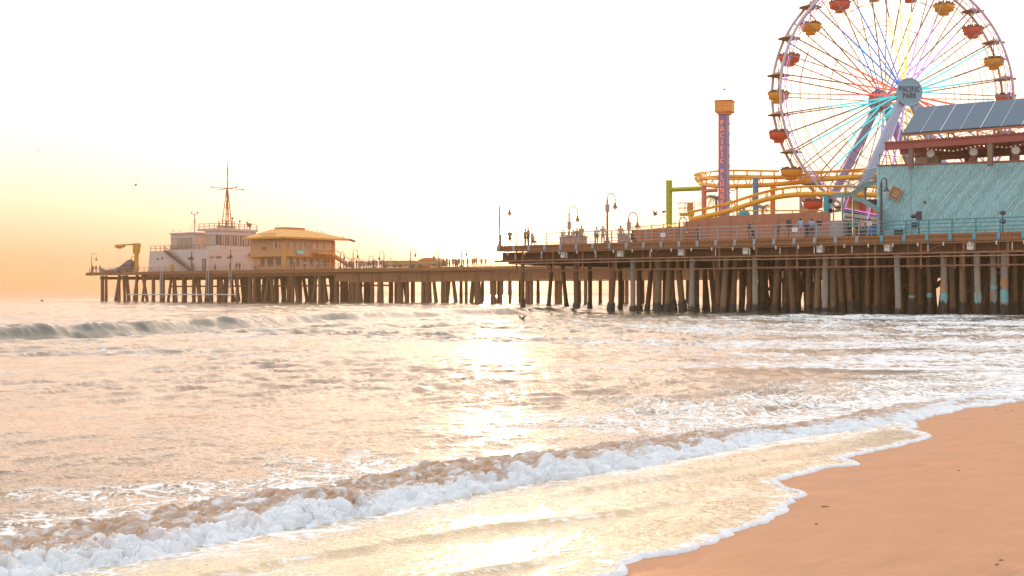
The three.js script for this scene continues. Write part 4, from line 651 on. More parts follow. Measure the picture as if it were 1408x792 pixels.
  for (const [x, z, y, by] of [[1266, -0.2, 199.5, 'above the pale terrace counter'], [1322, -0.2, 197, 'midway between two terrace columns'], [1388, -0.2, 192.5, 'close to the last terrace column']]) { const q = P1.at(x, t - z, y), L = thing('pendant_lamp', 'grey bell pendant lamp hanging from the red terrace beam ' + by, 'pendant lamp', q, 0, 'bell pendant lamps under the canopy'); part('shade', lathe([[0.03, 0.36], [0.09, 0.3], [0.14, 0.14], [0.26, 0.0], [0.25, -0.01], [0.12, 0.12], [0.02, 0.2]], 14), shade, L); part('bulb', new THREE.SphereGeometry(0.09, 10, 8).translate(0, 0.02, 0), bulb, L); part('stem', rod([0, 0.3, 0], [0, 0.95, 0], 0.015, 0.015, 5), shade, L); }
  for (const [x, y] of [[1276, 200], [1283, 200], [1331, 197], [1337, 196.5], [1345, 196]]) { const q = P1.at(x, t + 1.2, y), L = thing('bare_bulb', 'glowing bare bulb on a short cord under the terrace canopy', 'bulb', q, 0, 'glowing bulbs under the canopy'); part('glass', new THREE.SphereGeometry(0.085, 10, 8).scale(1, 1.3, 1), bulb, L); part('socket', rod([0, 0.1, 0], [0, 0.7, 0], 0.02, 0.02, 6), mat('trim_brown'), L); }
  // round search lamps standing on the terrace edge
  for (const [x, lab] of [[1280, 'round white drum lamp on a slatted box beside the pale terrace counter'], [1339, 'round white drum lamp on a slatted box between the terrace columns'], [1397, 'round white drum lamp on a slatted box by the last terrace column']]) { const ss = P1.s(x, t + 0.6), q = P1.pt(ss, t + 0.6, DECK + top(ss - s0) - 0.3), L = thing('drum_lamp', lab, 'lamp', q, TURN + 0.3, 'drum lamps on the terrace'); for (let k = 0; k < 4; k++) part('slat', rbox(-0.3, 0.3, 0.3 + k * 0.15, 0.41 + k * 0.15, -0.3, 0.3, 0.02), brownS, L); part('box_core', box(-0.24, 0.24, 0, 0.92, -0.24, 0.24), under, L); part('drum', rod([0, 1.24, -0.14], [0, 1.24, 0.16], 0.36, 0.36, 20), painted('drum_paint', [0.4, 0.27, 0.2]), L); part('lens', rod([0, 1.24, 0.162], [0, 1.24, 0.2], 0.3, 0.3, 20), mat('drum_lens', [0.85, 0.8, 0.74], { roughness: 0.2 }), L); }
  const q = P1.s(1258, t + 2), C = thing('terrace_counter', 'pale wooden serving counter behind the terrace parapet', 'counter', P1.pt(q, t + 2, DECK + top(q - s0) - 0.32), TURN); part('front', rbox(0, 1.8, 0, 1.15, -0.6, 0, 0.03), painted('counter_wood', [0.62, 0.42, 0.34]), C); part('worktop', rbox(-0.1, 1.9, 1.15, 1.24, -0.7, 0.1, 0.03), brownS, C);
  // things fixed to the wall
  const dp = P1.at(1232, t - 0.12, 266), D = thing('diamond_sign', 'square brown sign hung on one corner on the teal wall', 'sign', dp, TURN), k = P1.d(P1.s(1232, t), t) / F; const dg = new THREE.Group(); dg.name = 'board'; D.add(dg); dg.rotation.z = -0.5;
  part('frame', [box(-0.5, 0.5, 0.42, 0.5, 0, 0.1), box(-0.5, 0.5, -0.5, -0.42, 0, 0.1), box(-0.5, -0.42, -0.42, 0.42, 0, 0.1), box(0.42, 0.5, -0.42, 0.42, 0, 0.1)], painted('sign_frame', [0.62, 0.40, 0.26]), dg);
  part('face', box(-0.418, 0.418, -0.418, 0.418, 0.0, 0.06), painted('sign_brown', [0.30, 0.12, 0.03]), dg); for (const y of [-0.28, -0.14, 0.02]) part('print_line', box(-0.3, 0.3, y, y + 0.06, 0.062, 0.07), mat('sign_ink', [0.65, 0.5, 0.38]), dg); part('print_block', box(-0.3, 0.3, 0.14, 0.34, 0.062, 0.07), mat('sign_ink_dark', [0.5, 0.22, 0.05]), dg);
  const v = P1.at(1271.5, t - 0.1, 278), W = thing('wall_vent', 'tiny dark round vent in the teal wall', 'vent', v, TURN); part('ring', new THREE.TorusGeometry(0.08, 0.03, 6, 14), mat('black_metal', [0.03, 0.03, 0.035], { roughness: 0.5 }), W); part('grille', rod([0, 0, -0.03], [0, 0, 0.0], 0.08, 0.08, 12), mat('black_metal'), W);
}
// ------------------------------------------------------------------ stair and game booth between the fence and the teal building
{
  const tealG = painted('stair_teal', [0.20, 0.38, 0.38]), T = thing('steel_stair', 'grey-teal steel stair with landing between the wheel and the teal wall', 'stair'), A = (x, t, y) => P1.at(x, t, y);
  const slab = (list, t, th, w) => { for (let i = 0; i < list.length - 1; i++) { const a = A(list[i][0], t, list[i][1]), b = A(list[i + 1][0], t, list[i + 1][1]); part('stringer', bar(a, b, 0.14, th), tealG, T); const c = A(list[i][0], t + w, list[i][1]), d = A(list[i + 1][0], t + w, list[i + 1][1]); part('stringer', bar(c, d, 0.14, th), tealG, T); const n = Math.max(2, Math.round(a.distanceTo(b) / 0.32)); for (let k = 0; k <= n; k++) { const p = a.clone().lerp(b, k / n), q = c.clone().lerp(d, k / n); part('tread', bar(p, q, 0.28, 0.06), tealG, T); } } };
  slab([[1146, 268.5], [1170, 268.5], [1190, 254], [1208, 250.5]], 8.2, 0.4, 1.6);
  slab([[1174, 273], [1184, 274.5], [1212, 290.5], [1216, 312]], 5.3, 0.36, 1.5);
  for (const [x, t, y] of [[1158.5, 8.2, 269], [1173.5, 6.5, 270], [1158.5, 9.8, 269], [1190, 9.8, 256]]) { const a = A(x, t), b = A(x, t, y); part('post', bar([a.x, DECK, a.z], b, 0.16), tealG, T); }
  for (const [x0, y0, x1, y1] of [[1161, 268, 1175, 266], [1175, 266, 1194, 252], [1194, 252, 1207, 250]]) { const a = A(x0, 8.1, y0), b = A(x1, 8.1, y1); for (const h of [1.15, 0.8, 0.45]) part('handrail', rod(a.clone().add(V(0, h, 0)), b.clone().add(V(0, h, 0)), 0.03, 0.03, 5), tealG, T); for (let k = 0; k <= 8; k++) { const p = a.clone().lerp(b, k / 8); part('baluster', rod(p, p.clone().add(V(0, 1.15, 0)), 0.022, 0.022, 5), tealG, T); } }
  // game booth: a striped awning with lamps along it over a dark counter full of prizes
  const B = thing('game_booth', 'bright game booth with a striped awning and pink neon edge under the stair', 'booth', P1.pt(P1.s(1162, 10), 10), TURN), r = mul(5);
  const w = P1.s(1217, 10) - P1.s(1162, 10), c = (k) => painted('booth_' + k, { orange: [0.85, 0.36, 0.03], red: [0.75, 0.06, 0.10], cream: [0.8, 0.62, 0.42], teal: [0.03, 0.36, 0.42], navy: [0.04, 0.06, 0.14], white: [0.8, 0.75, 0.72], green: [0.05, 0.30, 0.15], blue: [0.03, 0.25, 0.55] }[k]);
  part('back_wall', box(0, w, 0, 3.8, -1.6, -1.5), c('navy'), B); part('side_wall', box(0, 0.12, 0, 3.6, -1.5, 0.2), c('teal'), B); part('counter', rbox(0.2, w, 0, 1.0, -0.2, 0.3, 0.04), c('navy'), B);
  ['cream', 'orange', 'cream', 'orange', 'red', 'red', 'cream', 'red', 'orange', 'teal', 'teal'].forEach((k, i) => { const x0 = 0.15 + i * w / 11.3, x1 = x0 + w / 11.3 - 0.01; const a = (x) => 3.05 - 0.22 * x; part('awning_stripe', prism([[x0, a(x0)], [x1, a(x1)], [x1, a(x1) + 1.15 - i * 0.05], [x0, a(x0) + 1.2 - i * 0.05]], 0.05, 0.3), c(k), B); });
  const neon = mat('neon_pink', [0.9, 0.3, 0.8], { emissive: rgb(0.85, 0.3, 0.75), emissiveIntensity: 0.55 });
  part('neon_tube', rod([0.1, 3.0, 0.42], [w, 3.0 - 0.22 * w, 0.42], 0.045), neon, B); part('neon_tube', rod([0.1, 2.82, 0.42], [w, 2.82 - 0.22 * w, 0.42], 0.04), painted('neon_rail', [0.6, 0.5, 0.8]), B);
  part('neon_post', rod([w * 0.62, 1.9, 0.44], [w * 0.7, 3.1, 0.44], 0.05), neon, B); part('neon_post', rod([0.2, 3.1, 0.44], [0.6, 4.0, 0.44], 0.05), neon, B);
  part('header', prism([[0.1, 2.3], [w, 1.75], [w, 2.0], [0.1, 2.62]], 0.1, 0.3), c('white'), B); part('header', prism([[0.1, 1.95], [w, 1.4], [w, 1.62], [0.1, 2.18]], 0.1, 0.28), c('cream'), B);
  for (let i = 0; i < 34; i++) { const s = 0.14 + 0.14 * r(); part('prize', new THREE.IcosahedronGeometry(s, 1).scale(1, 1.2, 0.8).translate(0.3 + r() * (w - 0.5), 1.05 + r() * 1.3, -1.2 + r() * 0.8), c(['orange', 'red', 'white', 'teal', 'blue', 'cream', 'green'][Math.floor(r() * 7)]), B); }
  part('sign_board', rbox(w * 0.62, w * 0.9, 0.6, 1.45, 0.32, 0.4, 0.04), c('blue'), B); part('sign_board', rbox(w * 0.16, w * 0.42, 1.3, 1.9, 0.42, 0.48, 0.04), c('teal'), B); part('pillar', rbox(w * 0.27, w * 0.36, 0, 1.25, 0.45, 0.75, 0.05), c('orange'), B);
  // robot-like black and white loudspeaker cluster by the turquoise column
  const p = P1.pt(P1.s(1146, 9), 9), Sp = thing('loudspeaker_pole', 'black and white loudspeakers on a pole beside the turquoise column', 'loudspeaker', p, TURN), y0 = P1.hp(1146, 9, 290) - DECK; part('pole', rod([0, 0, 0], [0, y0 + 1.2, 0], 0.06), galv, Sp); for (let k = 0; k < 3; k++) { const o = part('horn', lathe([[0.02, -0.2], [0.1, -0.1], [0.22, 0.16], [0.2, 0.17], [0.08, -0.06]], 14).rotateX(Math.PI / 2).translate(k % 2 ? 0.2 : -0.05, y0 + k * 0.42, 0.3), k === 1 ? c('white') : mat('black_metal'), Sp); }
}
// ------------------------------------------------------------------ gooseneck lamps, floodlights, kiosks, signs on the pier
function gooseneck(name, label, pos, H, hook, m, head, lens, turn = 0, extra, group) {   // H: height of the straight pole, hook: reach of the curved arm
  const T = thing(name, label, 'street lamp', pos, turn, group), n = 9, pts = [[0, H, 0]]; for (let k = 0; k <= n; k++) { const a = Math.PI - k / n * Math.PI; pts.push([hook / 2 + Math.cos(a) * hook / 2, H + 0.3 + Math.sin(a) * hook * 0.62, 0]); } pts.push([hook, H - 0.25, 0]);
  part('pole', [rod([0, 0, 0], [0, H + 0.1, 0], 0.11, 0.08, 10)], m, T); part('base', lathe([[0.02, 0.75], [0.1, 0.72], [0.14, 0.6], [0.16, 0.4], [0.3, 0.2], [0.33, 0], [0.02, 0]], 14), m, T);
  part('arm', tube(pts, 0.05, 30, 6), m, T); part('finial', lathe([[0.02, H + 0.3], [0.09, H + 0.16], [0.07, H + 0.02], [0.1, H - 0.06], [0.06, H - 0.12]], 10), m, T);
  part('hood', lathe([[0.03, 0.16], [0.09, 0.1], [0.12, -0.1], [0.27, -0.26], [0.26, -0.28], [0.02, -0.18]], 14).translate(hook, H - 0.25, 0), m, T); part('globe', new THREE.SphereGeometry(0.17, 12, 9).translate(hook, H - 0.58, 0), lens, T);
  if (extra) extra(T); return T;
}
const lampBrown = painted('lamp_bronze', [0.24, 0.13, 0.07], { roughness: 0.5 }), lampDark = painted('lamp_dark', [0.055, 0.055, 0.06], { roughness: 0.5 }), globe = mat('lamp_globe', [0.85, 0.78, 0.6], { roughness: 0.25 });
{
  const G = 'gooseneck lamps on the pier', L = (px, t, yTop, hook, label, m, extra, flip) => { const s = P1.s(px, t), H = P1.h(yTop, s, t) - DECK - 0.3 - hook * 0.62; return gooseneck('gooseneck_lamp', label, P1.pt(s, t), H, hook, m, null, globe, flip ?? 0, extra, G); };
  const boxOn = (y) => (T) => part('notice_box', rbox(-0.2, 0.2, y, y + 0.72, 0.07, 0.22, 0.03), painted('notice_grey', [0.55, 0.36, 0.26]), T);
  L(687, 2, 274, 0.98, 'bronze gooseneck lamp at the very corner of the timber pier', lampBrown, (T) => { part('banner_arm', rod([0, 3.4, 0], [0.35, 3.4, 0], 0.02), lampBrown, T); part('banner_arm', rod([0, 2.9, 0], [0.3, 2.9, 0], 0.02), lampBrown, T); });
  L(782.5, 9, 284, 0.85, 'bronze gooseneck lamp beside the people at the pink bench', lampBrown, boxOn(2.0));
  L(835, 1.6, 266, 0.72, 'tallest bronze gooseneck lamp with a notice box on its pole', lampBrown, boxOn(3.0));
  L(864.5, 3.2, 292, 0.8, 'short bronze gooseneck lamp with a notice box by the low fence', lampBrown, boxOn(1.4));
  L(934, 6.2, 299, 0.7, 'small bronze gooseneck lamp standing against the yellow lift', lampBrown);
  L(1013.5, 24, 262, -0.9, 'bronze gooseneck lamp hanging between the drop tower and the blue column', lampBrown);
  L(1212, 4.6, 245, 0.42, 'black gooseneck lamp in front of the teal wall corner', lampDark);
  // floodlights on the railing
  const fl = (px, t, list, label) => { const T = thing('floodlight', label, 'floodlight', P1.pt(P1.s(px, t), t), TURN, 'floodlights on the railing'), s = P1.s(px, t); const ys = list.map(([y]) => P1.h(y, s, t) - DECK); part('pole', rod([0, 0, 0], [0, Math.max(...ys), 0], 0.05), lampDark, T); list.forEach(([y, dx, kind], i) => { const h = ys[i]; const o = part('lamp_head', kind ? rbox(dx - 0.2, dx + 0.2, h - 0.2, h + 0.2, -0.16, 0.14, 0.04) : new THREE.SphereGeometry(0.24, 14, 10).scale(1, 0.72, 0.8).translate(dx, h, 0), lampDark, T); part('bracket', rod([0, h, 0], [dx, h, 0], 0.03), lampDark, o); }); return T; };
  fl(1263.5, 1.2, [[294, 0.0, 1], [297, -0.42], [309, -0.36, 1], [300, 0.0, 1]], 'black floodlight pole with three heads behind the teal railing');
  fl(1379, 1.0, [[292.5, 0], [304.5, 0.04]], 'black floodlight pole with two round heads behind the teal railing');
  fl(1084.5, 1.4, [[304, 0], [309, 0.02, 1]], 'dark coin telescope on a post behind the grey railing');
  // notices on the railing
  for (const [x, y, lab] of [[911.5, 323, 'small white notice on the railing below the lime column'], [1093, 316, 'small white notice on the railing beside the standing group']]) { const p = P1.at(x, 0.33, y), T = thing('rail_notice', lab, 'notice', p, TURN); part('plate', rbox(-0.24, 0.24, -0.17, 0.17, 0, 0.02, 0.008), mat('white_notice', [0.85, 0.84, 0.82]), T); for (const k of [-0.08, 0, 0.08]) part('print_line', box(-0.16, 0.16, k, k + 0.025, 0.021, 0.023), mat('notice_ink', [0.35, 0.38, 0.45]), T); part('clamp', box(-0.2, 0.2, -0.03, 0.03, -0.06, -0.002), galv, T); }
  // bench block and bins on the promenade
  const pinkW = painted('sun_faded_pink', [0.62, 0.33, 0.24]);
  { const s = P1.s(769, 2.4), T = thing('planter_bench', 'long pink boxed bench by the pier corner with people around it', 'bench', P1.pt(s, 2.4), TURN), w = P1.s(799, 2.4) - s, h = P1.hp(785, 2.4, 326) - DECK; part('box', rbox(0, w, 0, h, -1.0, 0, 0.04), pinkW, T); part('seat', rbox(-0.08, w + 0.08, h, h + 0.09, -1.1, 0.08, 0.03), painted('bench_top', [0.5, 0.24, 0.14]), T); for (let k = 1; k < 4; k++) part('batten', box(w * k / 4 - 0.04, w * k / 4 + 0.04, 0.05, h - 0.02, 0.002, 0.03), painted('bench_top'), T); }
  { const s = P1.s(849, 2.2), T = thing('litter_bin', 'pale pink slatted litter bin beside the person by the short lamp', 'litter bin', P1.pt(s, 2.2), TURN), h = P1.hp(854, 2.2, 322) - DECK; for (let k = 0; k < 6; k++) part('slat', rbox(k * 0.14, k * 0.14 + 0.12, 0.05, h, -0.06, 0, 0.015), pinkW, T); part('drum', box(0, 0.82, 0.02, h - 0.05, -0.8, -0.07), painted('bench_top'), T); part('lid', rbox(-0.05, 0.88, h, h + 0.1, -0.85, 0.05, 0.04), pinkW, T); }
  { const s = P1.s(1229, 1.6), T = thing('storage_box', 'low black equipment box on the deck below the teal wall', 'box', P1.pt(s, 1.6), TURN); part('case', rbox(0, 0.62, 0, 0.5, -0.4, 0, 0.04), lampDark, T); part('lid', rbox(-0.02, 0.64, 0.5, 0.58, -0.42, 0.02, 0.03), mat('black_metal'), T); }
  { const s = P1.s(1242, 1.4), p = P1.pt(s, 1.4), T = thing('parked_bicycle', 'dark bicycle leaning by the teal railing', 'bicycle', p, TURN), m = lampDark; for (const x of [0, 1.02]) { const w = part('wheel', new THREE.TorusGeometry(0.31, 0.022, 6, 22).translate(x, 0.33, 0), m, T); part('hub', rod([x, 0.33, -0.05], [x, 0.33, 0.05], 0.04), m, w); } part('frame', [rod([0, 0.33, 0], [0.38, 0.78, 0], 0.018), rod([0.38, 0.78, 0], [0.86, 0.84, 0], 0.018), rod([0.46, 0.3, 0], [0.38, 0.9, 0], 0.018), rod([0.46, 0.3, 0], [0.86, 0.8, 0], 0.018), rod([0, 0.33, 0], [0.46, 0.3, 0], 0.016), rod([1.02, 0.33, 0], [0.84, 0.98, 0], 0.018)], m, T); part('saddle', rbox(0.26, 0.52, 0.9, 0.97, -0.07, 0.07, 0.03), m, T); part('handlebar', rod([0.84, 1.0, -0.27], [0.84, 1.0, 0.27], 0.018), m, T); }
  // yellow boom lift
  { const t = 20, s = P1.s(945, t), T = thing('boom_lift', 'yellow boom lift with a railed basket beside the lime column', 'lift', P1.pt(s, t), 0), y = (py) => P1.h(py, s, t) - DECK, ym = painted('lift_yellow', [0.72, 0.36, 0.04]), X = (px) => (px - 945) / F * P1.d(s, t); part('mast', [rod([X(952), 0, 0], [X(952), y(298), 0], 0.2), rod([X(952), y(300), 0], [X(951), y(294), 0], 0.14)], ym, T); part('platform', rbox(X(934), X(954), y(296.5), y(293), -0.6, 0.6, 0.04), ym, T); const cage = []; for (const [a, b] of [[934, 278.5], [942, 278.5], [954, 278]]) for (const z of [-0.55, 0.55]) cage.push(rod([X(a), y(294), z], [X(a), y(b), z], 0.03, 0.03, 6)); for (const py of [279, 286]) for (const z of [-0.55, 0.55]) cage.push(rod([X(934), y(py), z], [X(954), y(py), z], 0.03, 0.03, 6)); for (const g of cage) part('cage_bar', g, painted('cage_grey', [0.4, 0.3, 0.2]), T); part('control_box', rbox(X(945), X(953), y(292), y(279), -0.3, 0.3, 0.05), painted('control_orange', [0.66, 0.30, 0.10]), T); part('hose', tube([[X(937), y(302), 0.3], [X(935), y(299), 0.3], [X(938), y(296), 0.3], [X(941), y(299), 0.3]], 0.03, 16, 5), lampBrown, T); }
}
// palms behind the track
function palm(label, px, t, yTop, nLeaf, len, pal) {
  const s = P1.s(px, t), b = P1.pt(s, t), h = P1.h(yTop, s, t) - DECK, T = thing('palm_tree', label, 'palm tree', b, 0), r = mul(Math.round(px));
  part('trunk', tube([[0.1, 0, 0], [0.02, h * 0.5, 0.05], [0, h, 0]], 0.14, 12, 8), painted('palm_trunk', [0.30, 0.17, 0.08]), T);
  const leaf = [], lm = pal; for (let k = 0; k < nLeaf; k++) { const a = k / nLeaf * 6.283 + r() * 0.5, L = len * (0.75 + 0.4 * r()), up = 0.3 + 0.7 * r(), g = []; const pt = (f) => V(Math.cos(a) * L * f, h + L * (up * f - (0.6 + up * 0.75) * f * f), Math.sin(a) * L * f); for (let i = 0; i < 12; i++) { g.push(rod(pt(i / 12), pt((i + 1) / 12), 0.025, 0.02, 4)); for (const sd of [-1, 1]) { const p = pt((i + 0.5) / 12), q = p.clone().add(V(-Math.sin(a) * sd * 0.32 + Math.cos(a) * 0.18, -0.34 - 0.1 * r(), Math.cos(a) * sd * 0.32 + Math.sin(a) * 0.18)), w = pt((i + 0.9) / 12); const tri = new THREE.BufferGeometry(); tri.setAttribute('position', new THREE.Float32BufferAttribute([...p.toArray(), ...q.toArray(), ...w.toArray()], 3)); tri.setAttribute('uv', new THREE.Float32BufferAttribute([0, 0, 1, 0, 0, 1], 2)); tri.computeVertexNormals(); g.push(tri); } } part('frond', g, lm, T); }
}
palm('palm tree with drooping fronds between the pink column and drop tower', 985, 36, 272, 15, 2.3, mat('frond', [0.20, 0.15, 0.03], { roughness: 0.6, transmission: 0.35, thickness: 0 }));
palm('small palm tree low behind the brown fence by the blue column', 1049, 34, 284, 12, 1.5, mat('frond'));

// ------------------------------------------------------------------ buildings at the end of the far pier
{
  // corner of the lower block: its front runs along the pier, its end wall goes straight back from there
  const t0 = 1.6, sc = P2.s(287, t0), T = thing('harbour_building', 'white two-storey harbour building with a band of windows and roof mast', 'building', P2.pt(sc, t0), TURN);
  const X = (px, t = t0) => P2.s(px, t) - sc, Zs = (px, s = sc) => -(P2.t(px, s) - t0), Y = (py, px = 287, t = t0) => P2.hp(px, t, py) - DECK, Ye = (py, px) => P2.h(py, sc, P2.t(px, sc)) - DECK;
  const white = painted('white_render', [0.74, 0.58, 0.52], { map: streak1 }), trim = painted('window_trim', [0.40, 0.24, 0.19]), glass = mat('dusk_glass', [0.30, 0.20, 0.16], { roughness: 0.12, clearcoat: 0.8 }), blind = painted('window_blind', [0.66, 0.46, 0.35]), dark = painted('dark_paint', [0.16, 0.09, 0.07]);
  const zB = Zs(352.5), yF = Y(342.5);                                     // back of the end wall, level of the upper floor
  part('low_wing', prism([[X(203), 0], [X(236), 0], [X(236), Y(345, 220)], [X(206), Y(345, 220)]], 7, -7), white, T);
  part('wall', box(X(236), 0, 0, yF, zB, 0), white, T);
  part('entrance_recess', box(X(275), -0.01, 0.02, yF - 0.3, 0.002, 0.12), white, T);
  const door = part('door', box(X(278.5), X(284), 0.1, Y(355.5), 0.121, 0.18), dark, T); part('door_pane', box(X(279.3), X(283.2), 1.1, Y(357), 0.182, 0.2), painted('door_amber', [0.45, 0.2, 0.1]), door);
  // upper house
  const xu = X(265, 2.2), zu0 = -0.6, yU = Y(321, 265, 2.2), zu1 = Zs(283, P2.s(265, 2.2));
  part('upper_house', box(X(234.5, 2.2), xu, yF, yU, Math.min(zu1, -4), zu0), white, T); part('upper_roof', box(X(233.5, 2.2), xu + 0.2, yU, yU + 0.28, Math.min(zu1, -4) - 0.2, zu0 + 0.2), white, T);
  for (const [a, b] of [[236, 245], [246.5, 252], [253.5, 258], [259.5, 264]]) { const w = part('window', box(X(a, 2.2), X(b, 2.2), yF + 0.3, Y(327, 250, 2.2), zu0 + 0.001, zu0 + 0.07), trim, T); part('pane', box(X(a, 2.2) + 0.12, X(b, 2.2) - 0.12, yF + 0.45, Y(328, 250, 2.2), zu0 + 0.071, zu0 + 0.09), a === 236 ? blind : glass, w); }
  // wheelhouse with its band of windows round the corner
  const zw = Zs(301.5), tw = t0 - zw, xw0 = X(281.5, tw), yW = Y(313.5, 301, tw), yb0 = Y(337, 301, tw), yb1 = Y(322.5, 301, tw);
  part('wheelhouse', box(xw0, -0.02, yF, yW - 0.45, zB + 0.02, zw), white, T); part('wheelhouse_roof', box(xw0 - 2, 0.3, yW - 0.45, yW, zB - 0.2, zw + 0.3), white, T);
  const bandA = part('window_band', box(xw0 + 0.1, -0.03, yb0, yb1, zw + 0.001, zw + 0.06), trim, T), bandB = part('window_band', box(-0.019, 0.05, yb0, yb1, zB + 0.3, zw - 0.02), trim, T);
  for (let k = 0; k < 5; k++) { const a = lerp(xw0 + 0.2, -0.1, k / 5), b = lerp(xw0 + 0.2, -0.1, (k + 0.84) / 5); part('blind', box(a, b, yb0 + 0.12, yb1 - 0.12, zw + 0.061, zw + 0.09), k === 4 ? dark : blind, bandA); }
  for (let k = 0; k < 14; k++) { const a = lerp(zw - 0.15, zB + 0.45, k / 14), b = lerp(zw - 0.15, zB + 0.45, (k + 0.55) / 14), c = lerp(zw - 0.15, zB + 0.45, (k + 0.95) / 14); part('pane', box(0.051, 0.07, yb0 + 0.12, yb1 - 0.12, a, b), k % 3 === 1 ? glass : dark, bandB); part('blind', box(0.051, 0.08, yb0 + 0.12, yb1 - 0.12, b - 0.02, c), blind, bandB); }
  part('roof_box', box(-1.2, -0.2, yW, yW + 0.5, Zs(325), Zs(303)), white, T);
  // small openings low on the walls
  for (const [a, b, y0, y1] of [[258, 262.5, 356, 353.5], [216, 218, 356, 353], [222, 224, 355, 352]]) { const w = part('window', box(X(a), X(b), Y(y0), Y(y1), 0.002, 0.05), trim, T); part('pane', box(X(a) + 0.06, X(b) - 0.06, Y(y0) + 0.06, Y(y1) - 0.06, 0.051, 0.07), dark, w); }
  for (const [a, b, y0, y1] of [[289, 293.5, 354.5, 352.5], [296.5, 304.5, 354.5, 352], [312, 318, 354.5, 352.5]]) { const w = part('window', box(0.002, 0.05, Y(y0), Y(y1), Zs(b), Zs(a)), trim, T); part('pane', box(0.051, 0.07, Y(y0) + 0.06, Y(y1) - 0.06, Zs(b) + 0.1, Zs(a) - 0.1), dark, w); }
  part('awning', box(0.002, 1.2, Ye(351.8, 347), Ye(348.5, 347), Zs(352), Zs(342)), painted('awning_brown', [0.36, 0.16, 0.10]), T);
  const cz = Zs(347.8), cy = Ye(342.8, 348), pn = part('cross_panel', box(0.002, 0.05, cy - 0.7, cy + 0.7, cz - 1.1, cz + 1.1), painted('panel_white', [0.85, 0.74, 0.7]), T), red = mat('cross_red', [0.62, 0.05, 0.06]);
  part('cross', [box(0.051, 0.08, cy - 0.15, cy + 0.15, cz - 0.7, cz + 0.7), box(0.051, 0.08, cy + 0.151, cy + 0.48, cz - 0.22, cz + 0.22), box(0.051, 0.08, cy - 0.48, cy - 0.151, cz - 0.22, cz + 0.22)], red, pn);
  // outside stair in front of the low wing
  const st = pgroup('stair', T), xa = X(226, 0.8), xb = X(262, 0.8), ya = Y(345, 226), z0 = 0.15, z1 = 0.95;
  for (const z of [z0, z1]) part('stringer', bar([xa, ya, z], [xb, 0.1, z], 0.1, 0.4), dark, st);
  for (let k = 0; k < 18; k++) part('tread', box(lerp(xa, xb, k / 18), lerp(xa, xb, k / 18) + 0.3, lerp(ya, 0.1, k / 18) - 0.05, lerp(ya, 0.1, k / 18) + 0.02, z0 + 0.06, z1 - 0.06), trim, st);
  for (const h of [1.0, 0.6]) part('handrail', bar([xa, ya + h, z1], [xb, 0.1 + h, z1], 0.1), trim, st);
  for (let k = 0; k < 7; k++) { const f = k / 6; part('handrail_post', box(lerp(xa, xb, f) - 0.05, lerp(xa, xb, f) + 0.05, lerp(ya, 0.1, f), lerp(ya, 0.1, f) + 1, z1 - 0.04, z1 + 0.04), trim, st); }
  const rails = (p, q, h, m = trim) => { p = vec(p); q = vec(q); for (const k of [1, 0.5]) part('roof_rail', bar(p.clone().add(V(0, h * k, 0)), q.clone().add(V(0, h * k, 0)), 0.1), m, T); const n = Math.round(p.distanceTo(q) / 1.7); for (let i = 0; i <= n; i++) { const a = p.clone().lerp(q, i / n); part('rail_post', box(a.x - 0.055, a.x + 0.055, a.y, a.y + h, a.z - 0.055, a.z + 0.055), m, T); } };
  const tan = painted('roof_rail_tan', [0.42, 0.27, 0.14]); rails([X(206), Y(345, 220), -0.2], [X(233), Y(345, 220), -0.2], 1.05); rails([X(236), yF, -0.1], [X(281), yF, -0.1], 1.0); rails([xw0 - 1.8, yW, zw], [0, yW, zw], 1.0, tan); rails([0.1, yW, zw], [0.1, yW, zB], 1.0, tan); rails([-0.6, yW + 0.5, Zs(325)], [-0.6, yW + 0.5, Zs(303)], 0.95, tan);
  // lattice mast with a yard
  const mz = Zs(313), td = t0 - mz, mb = yW + 0.3, my = Y(259.5, 312, td), mt = Y(222, 312, td), mast = painted('mast_brown', [0.40, 0.17, 0.08]), M = pgroup('mast', T, [X(312.5, td), 0, mz]);
  M.rotation.y = -TURN; for (const [dx, dz] of [[-1.0, 0.5], [1.0, 0.5], [-0.45, -0.6], [0.45, 0.7]]) part('mast_leg', rod([dx, mb, dz], [dx * 0.12, my, dz * 0.12], 0.13, 0.09, 6), mast, M);
  for (let k = 1; k < 6; k++) { const f = k / 6, w = 1.0 * (1 - 0.88 * f), y = lerp(mb, my, f); part('mast_strut', rod([-w, y, 0.4], [w, y, 0.4], 0.05, 0.05, 5), mast, M); }
  part('mast_core', rod([0, mb, 0], [0, my, 0], 0.09, 0.09, 6), mast, M); part('topmast', rod([0, my - 0.3, 0], [0, mt, 0], 0.14, 0.07, 8), mast, M);
  part('yard', rod([-3.2, my + 0.35, 0], [3.2, my - 0.2, 0], 0.08, 0.08, 6), mast, M); part('yard', rod([-1.8, my - 0.25, 0.3], [1.9, my + 0.35, -0.3], 0.08, 0.08, 6), mast, M);
  for (const [x, y] of [[-3.2, my + 0.35], [3.2, my - 0.2], [1.9, my + 0.35], [0, my + 2.9]]) part('yard_lamp', new THREE.SphereGeometry(0.19, 8, 6).translate(x, y, 0), dark, M);
  part('weather_vane', rod([0, mt - 1.3, 0], [0.12, mt - 2.2, 0], 0.15, 0.1, 6), dark, M);
  const W = pgroup('wind_mast', T, [X(266.5, 3), 0, -1.6]), wb = yU + 0.2, wt = Y(292, 266, 3); W.rotation.y = -TURN;
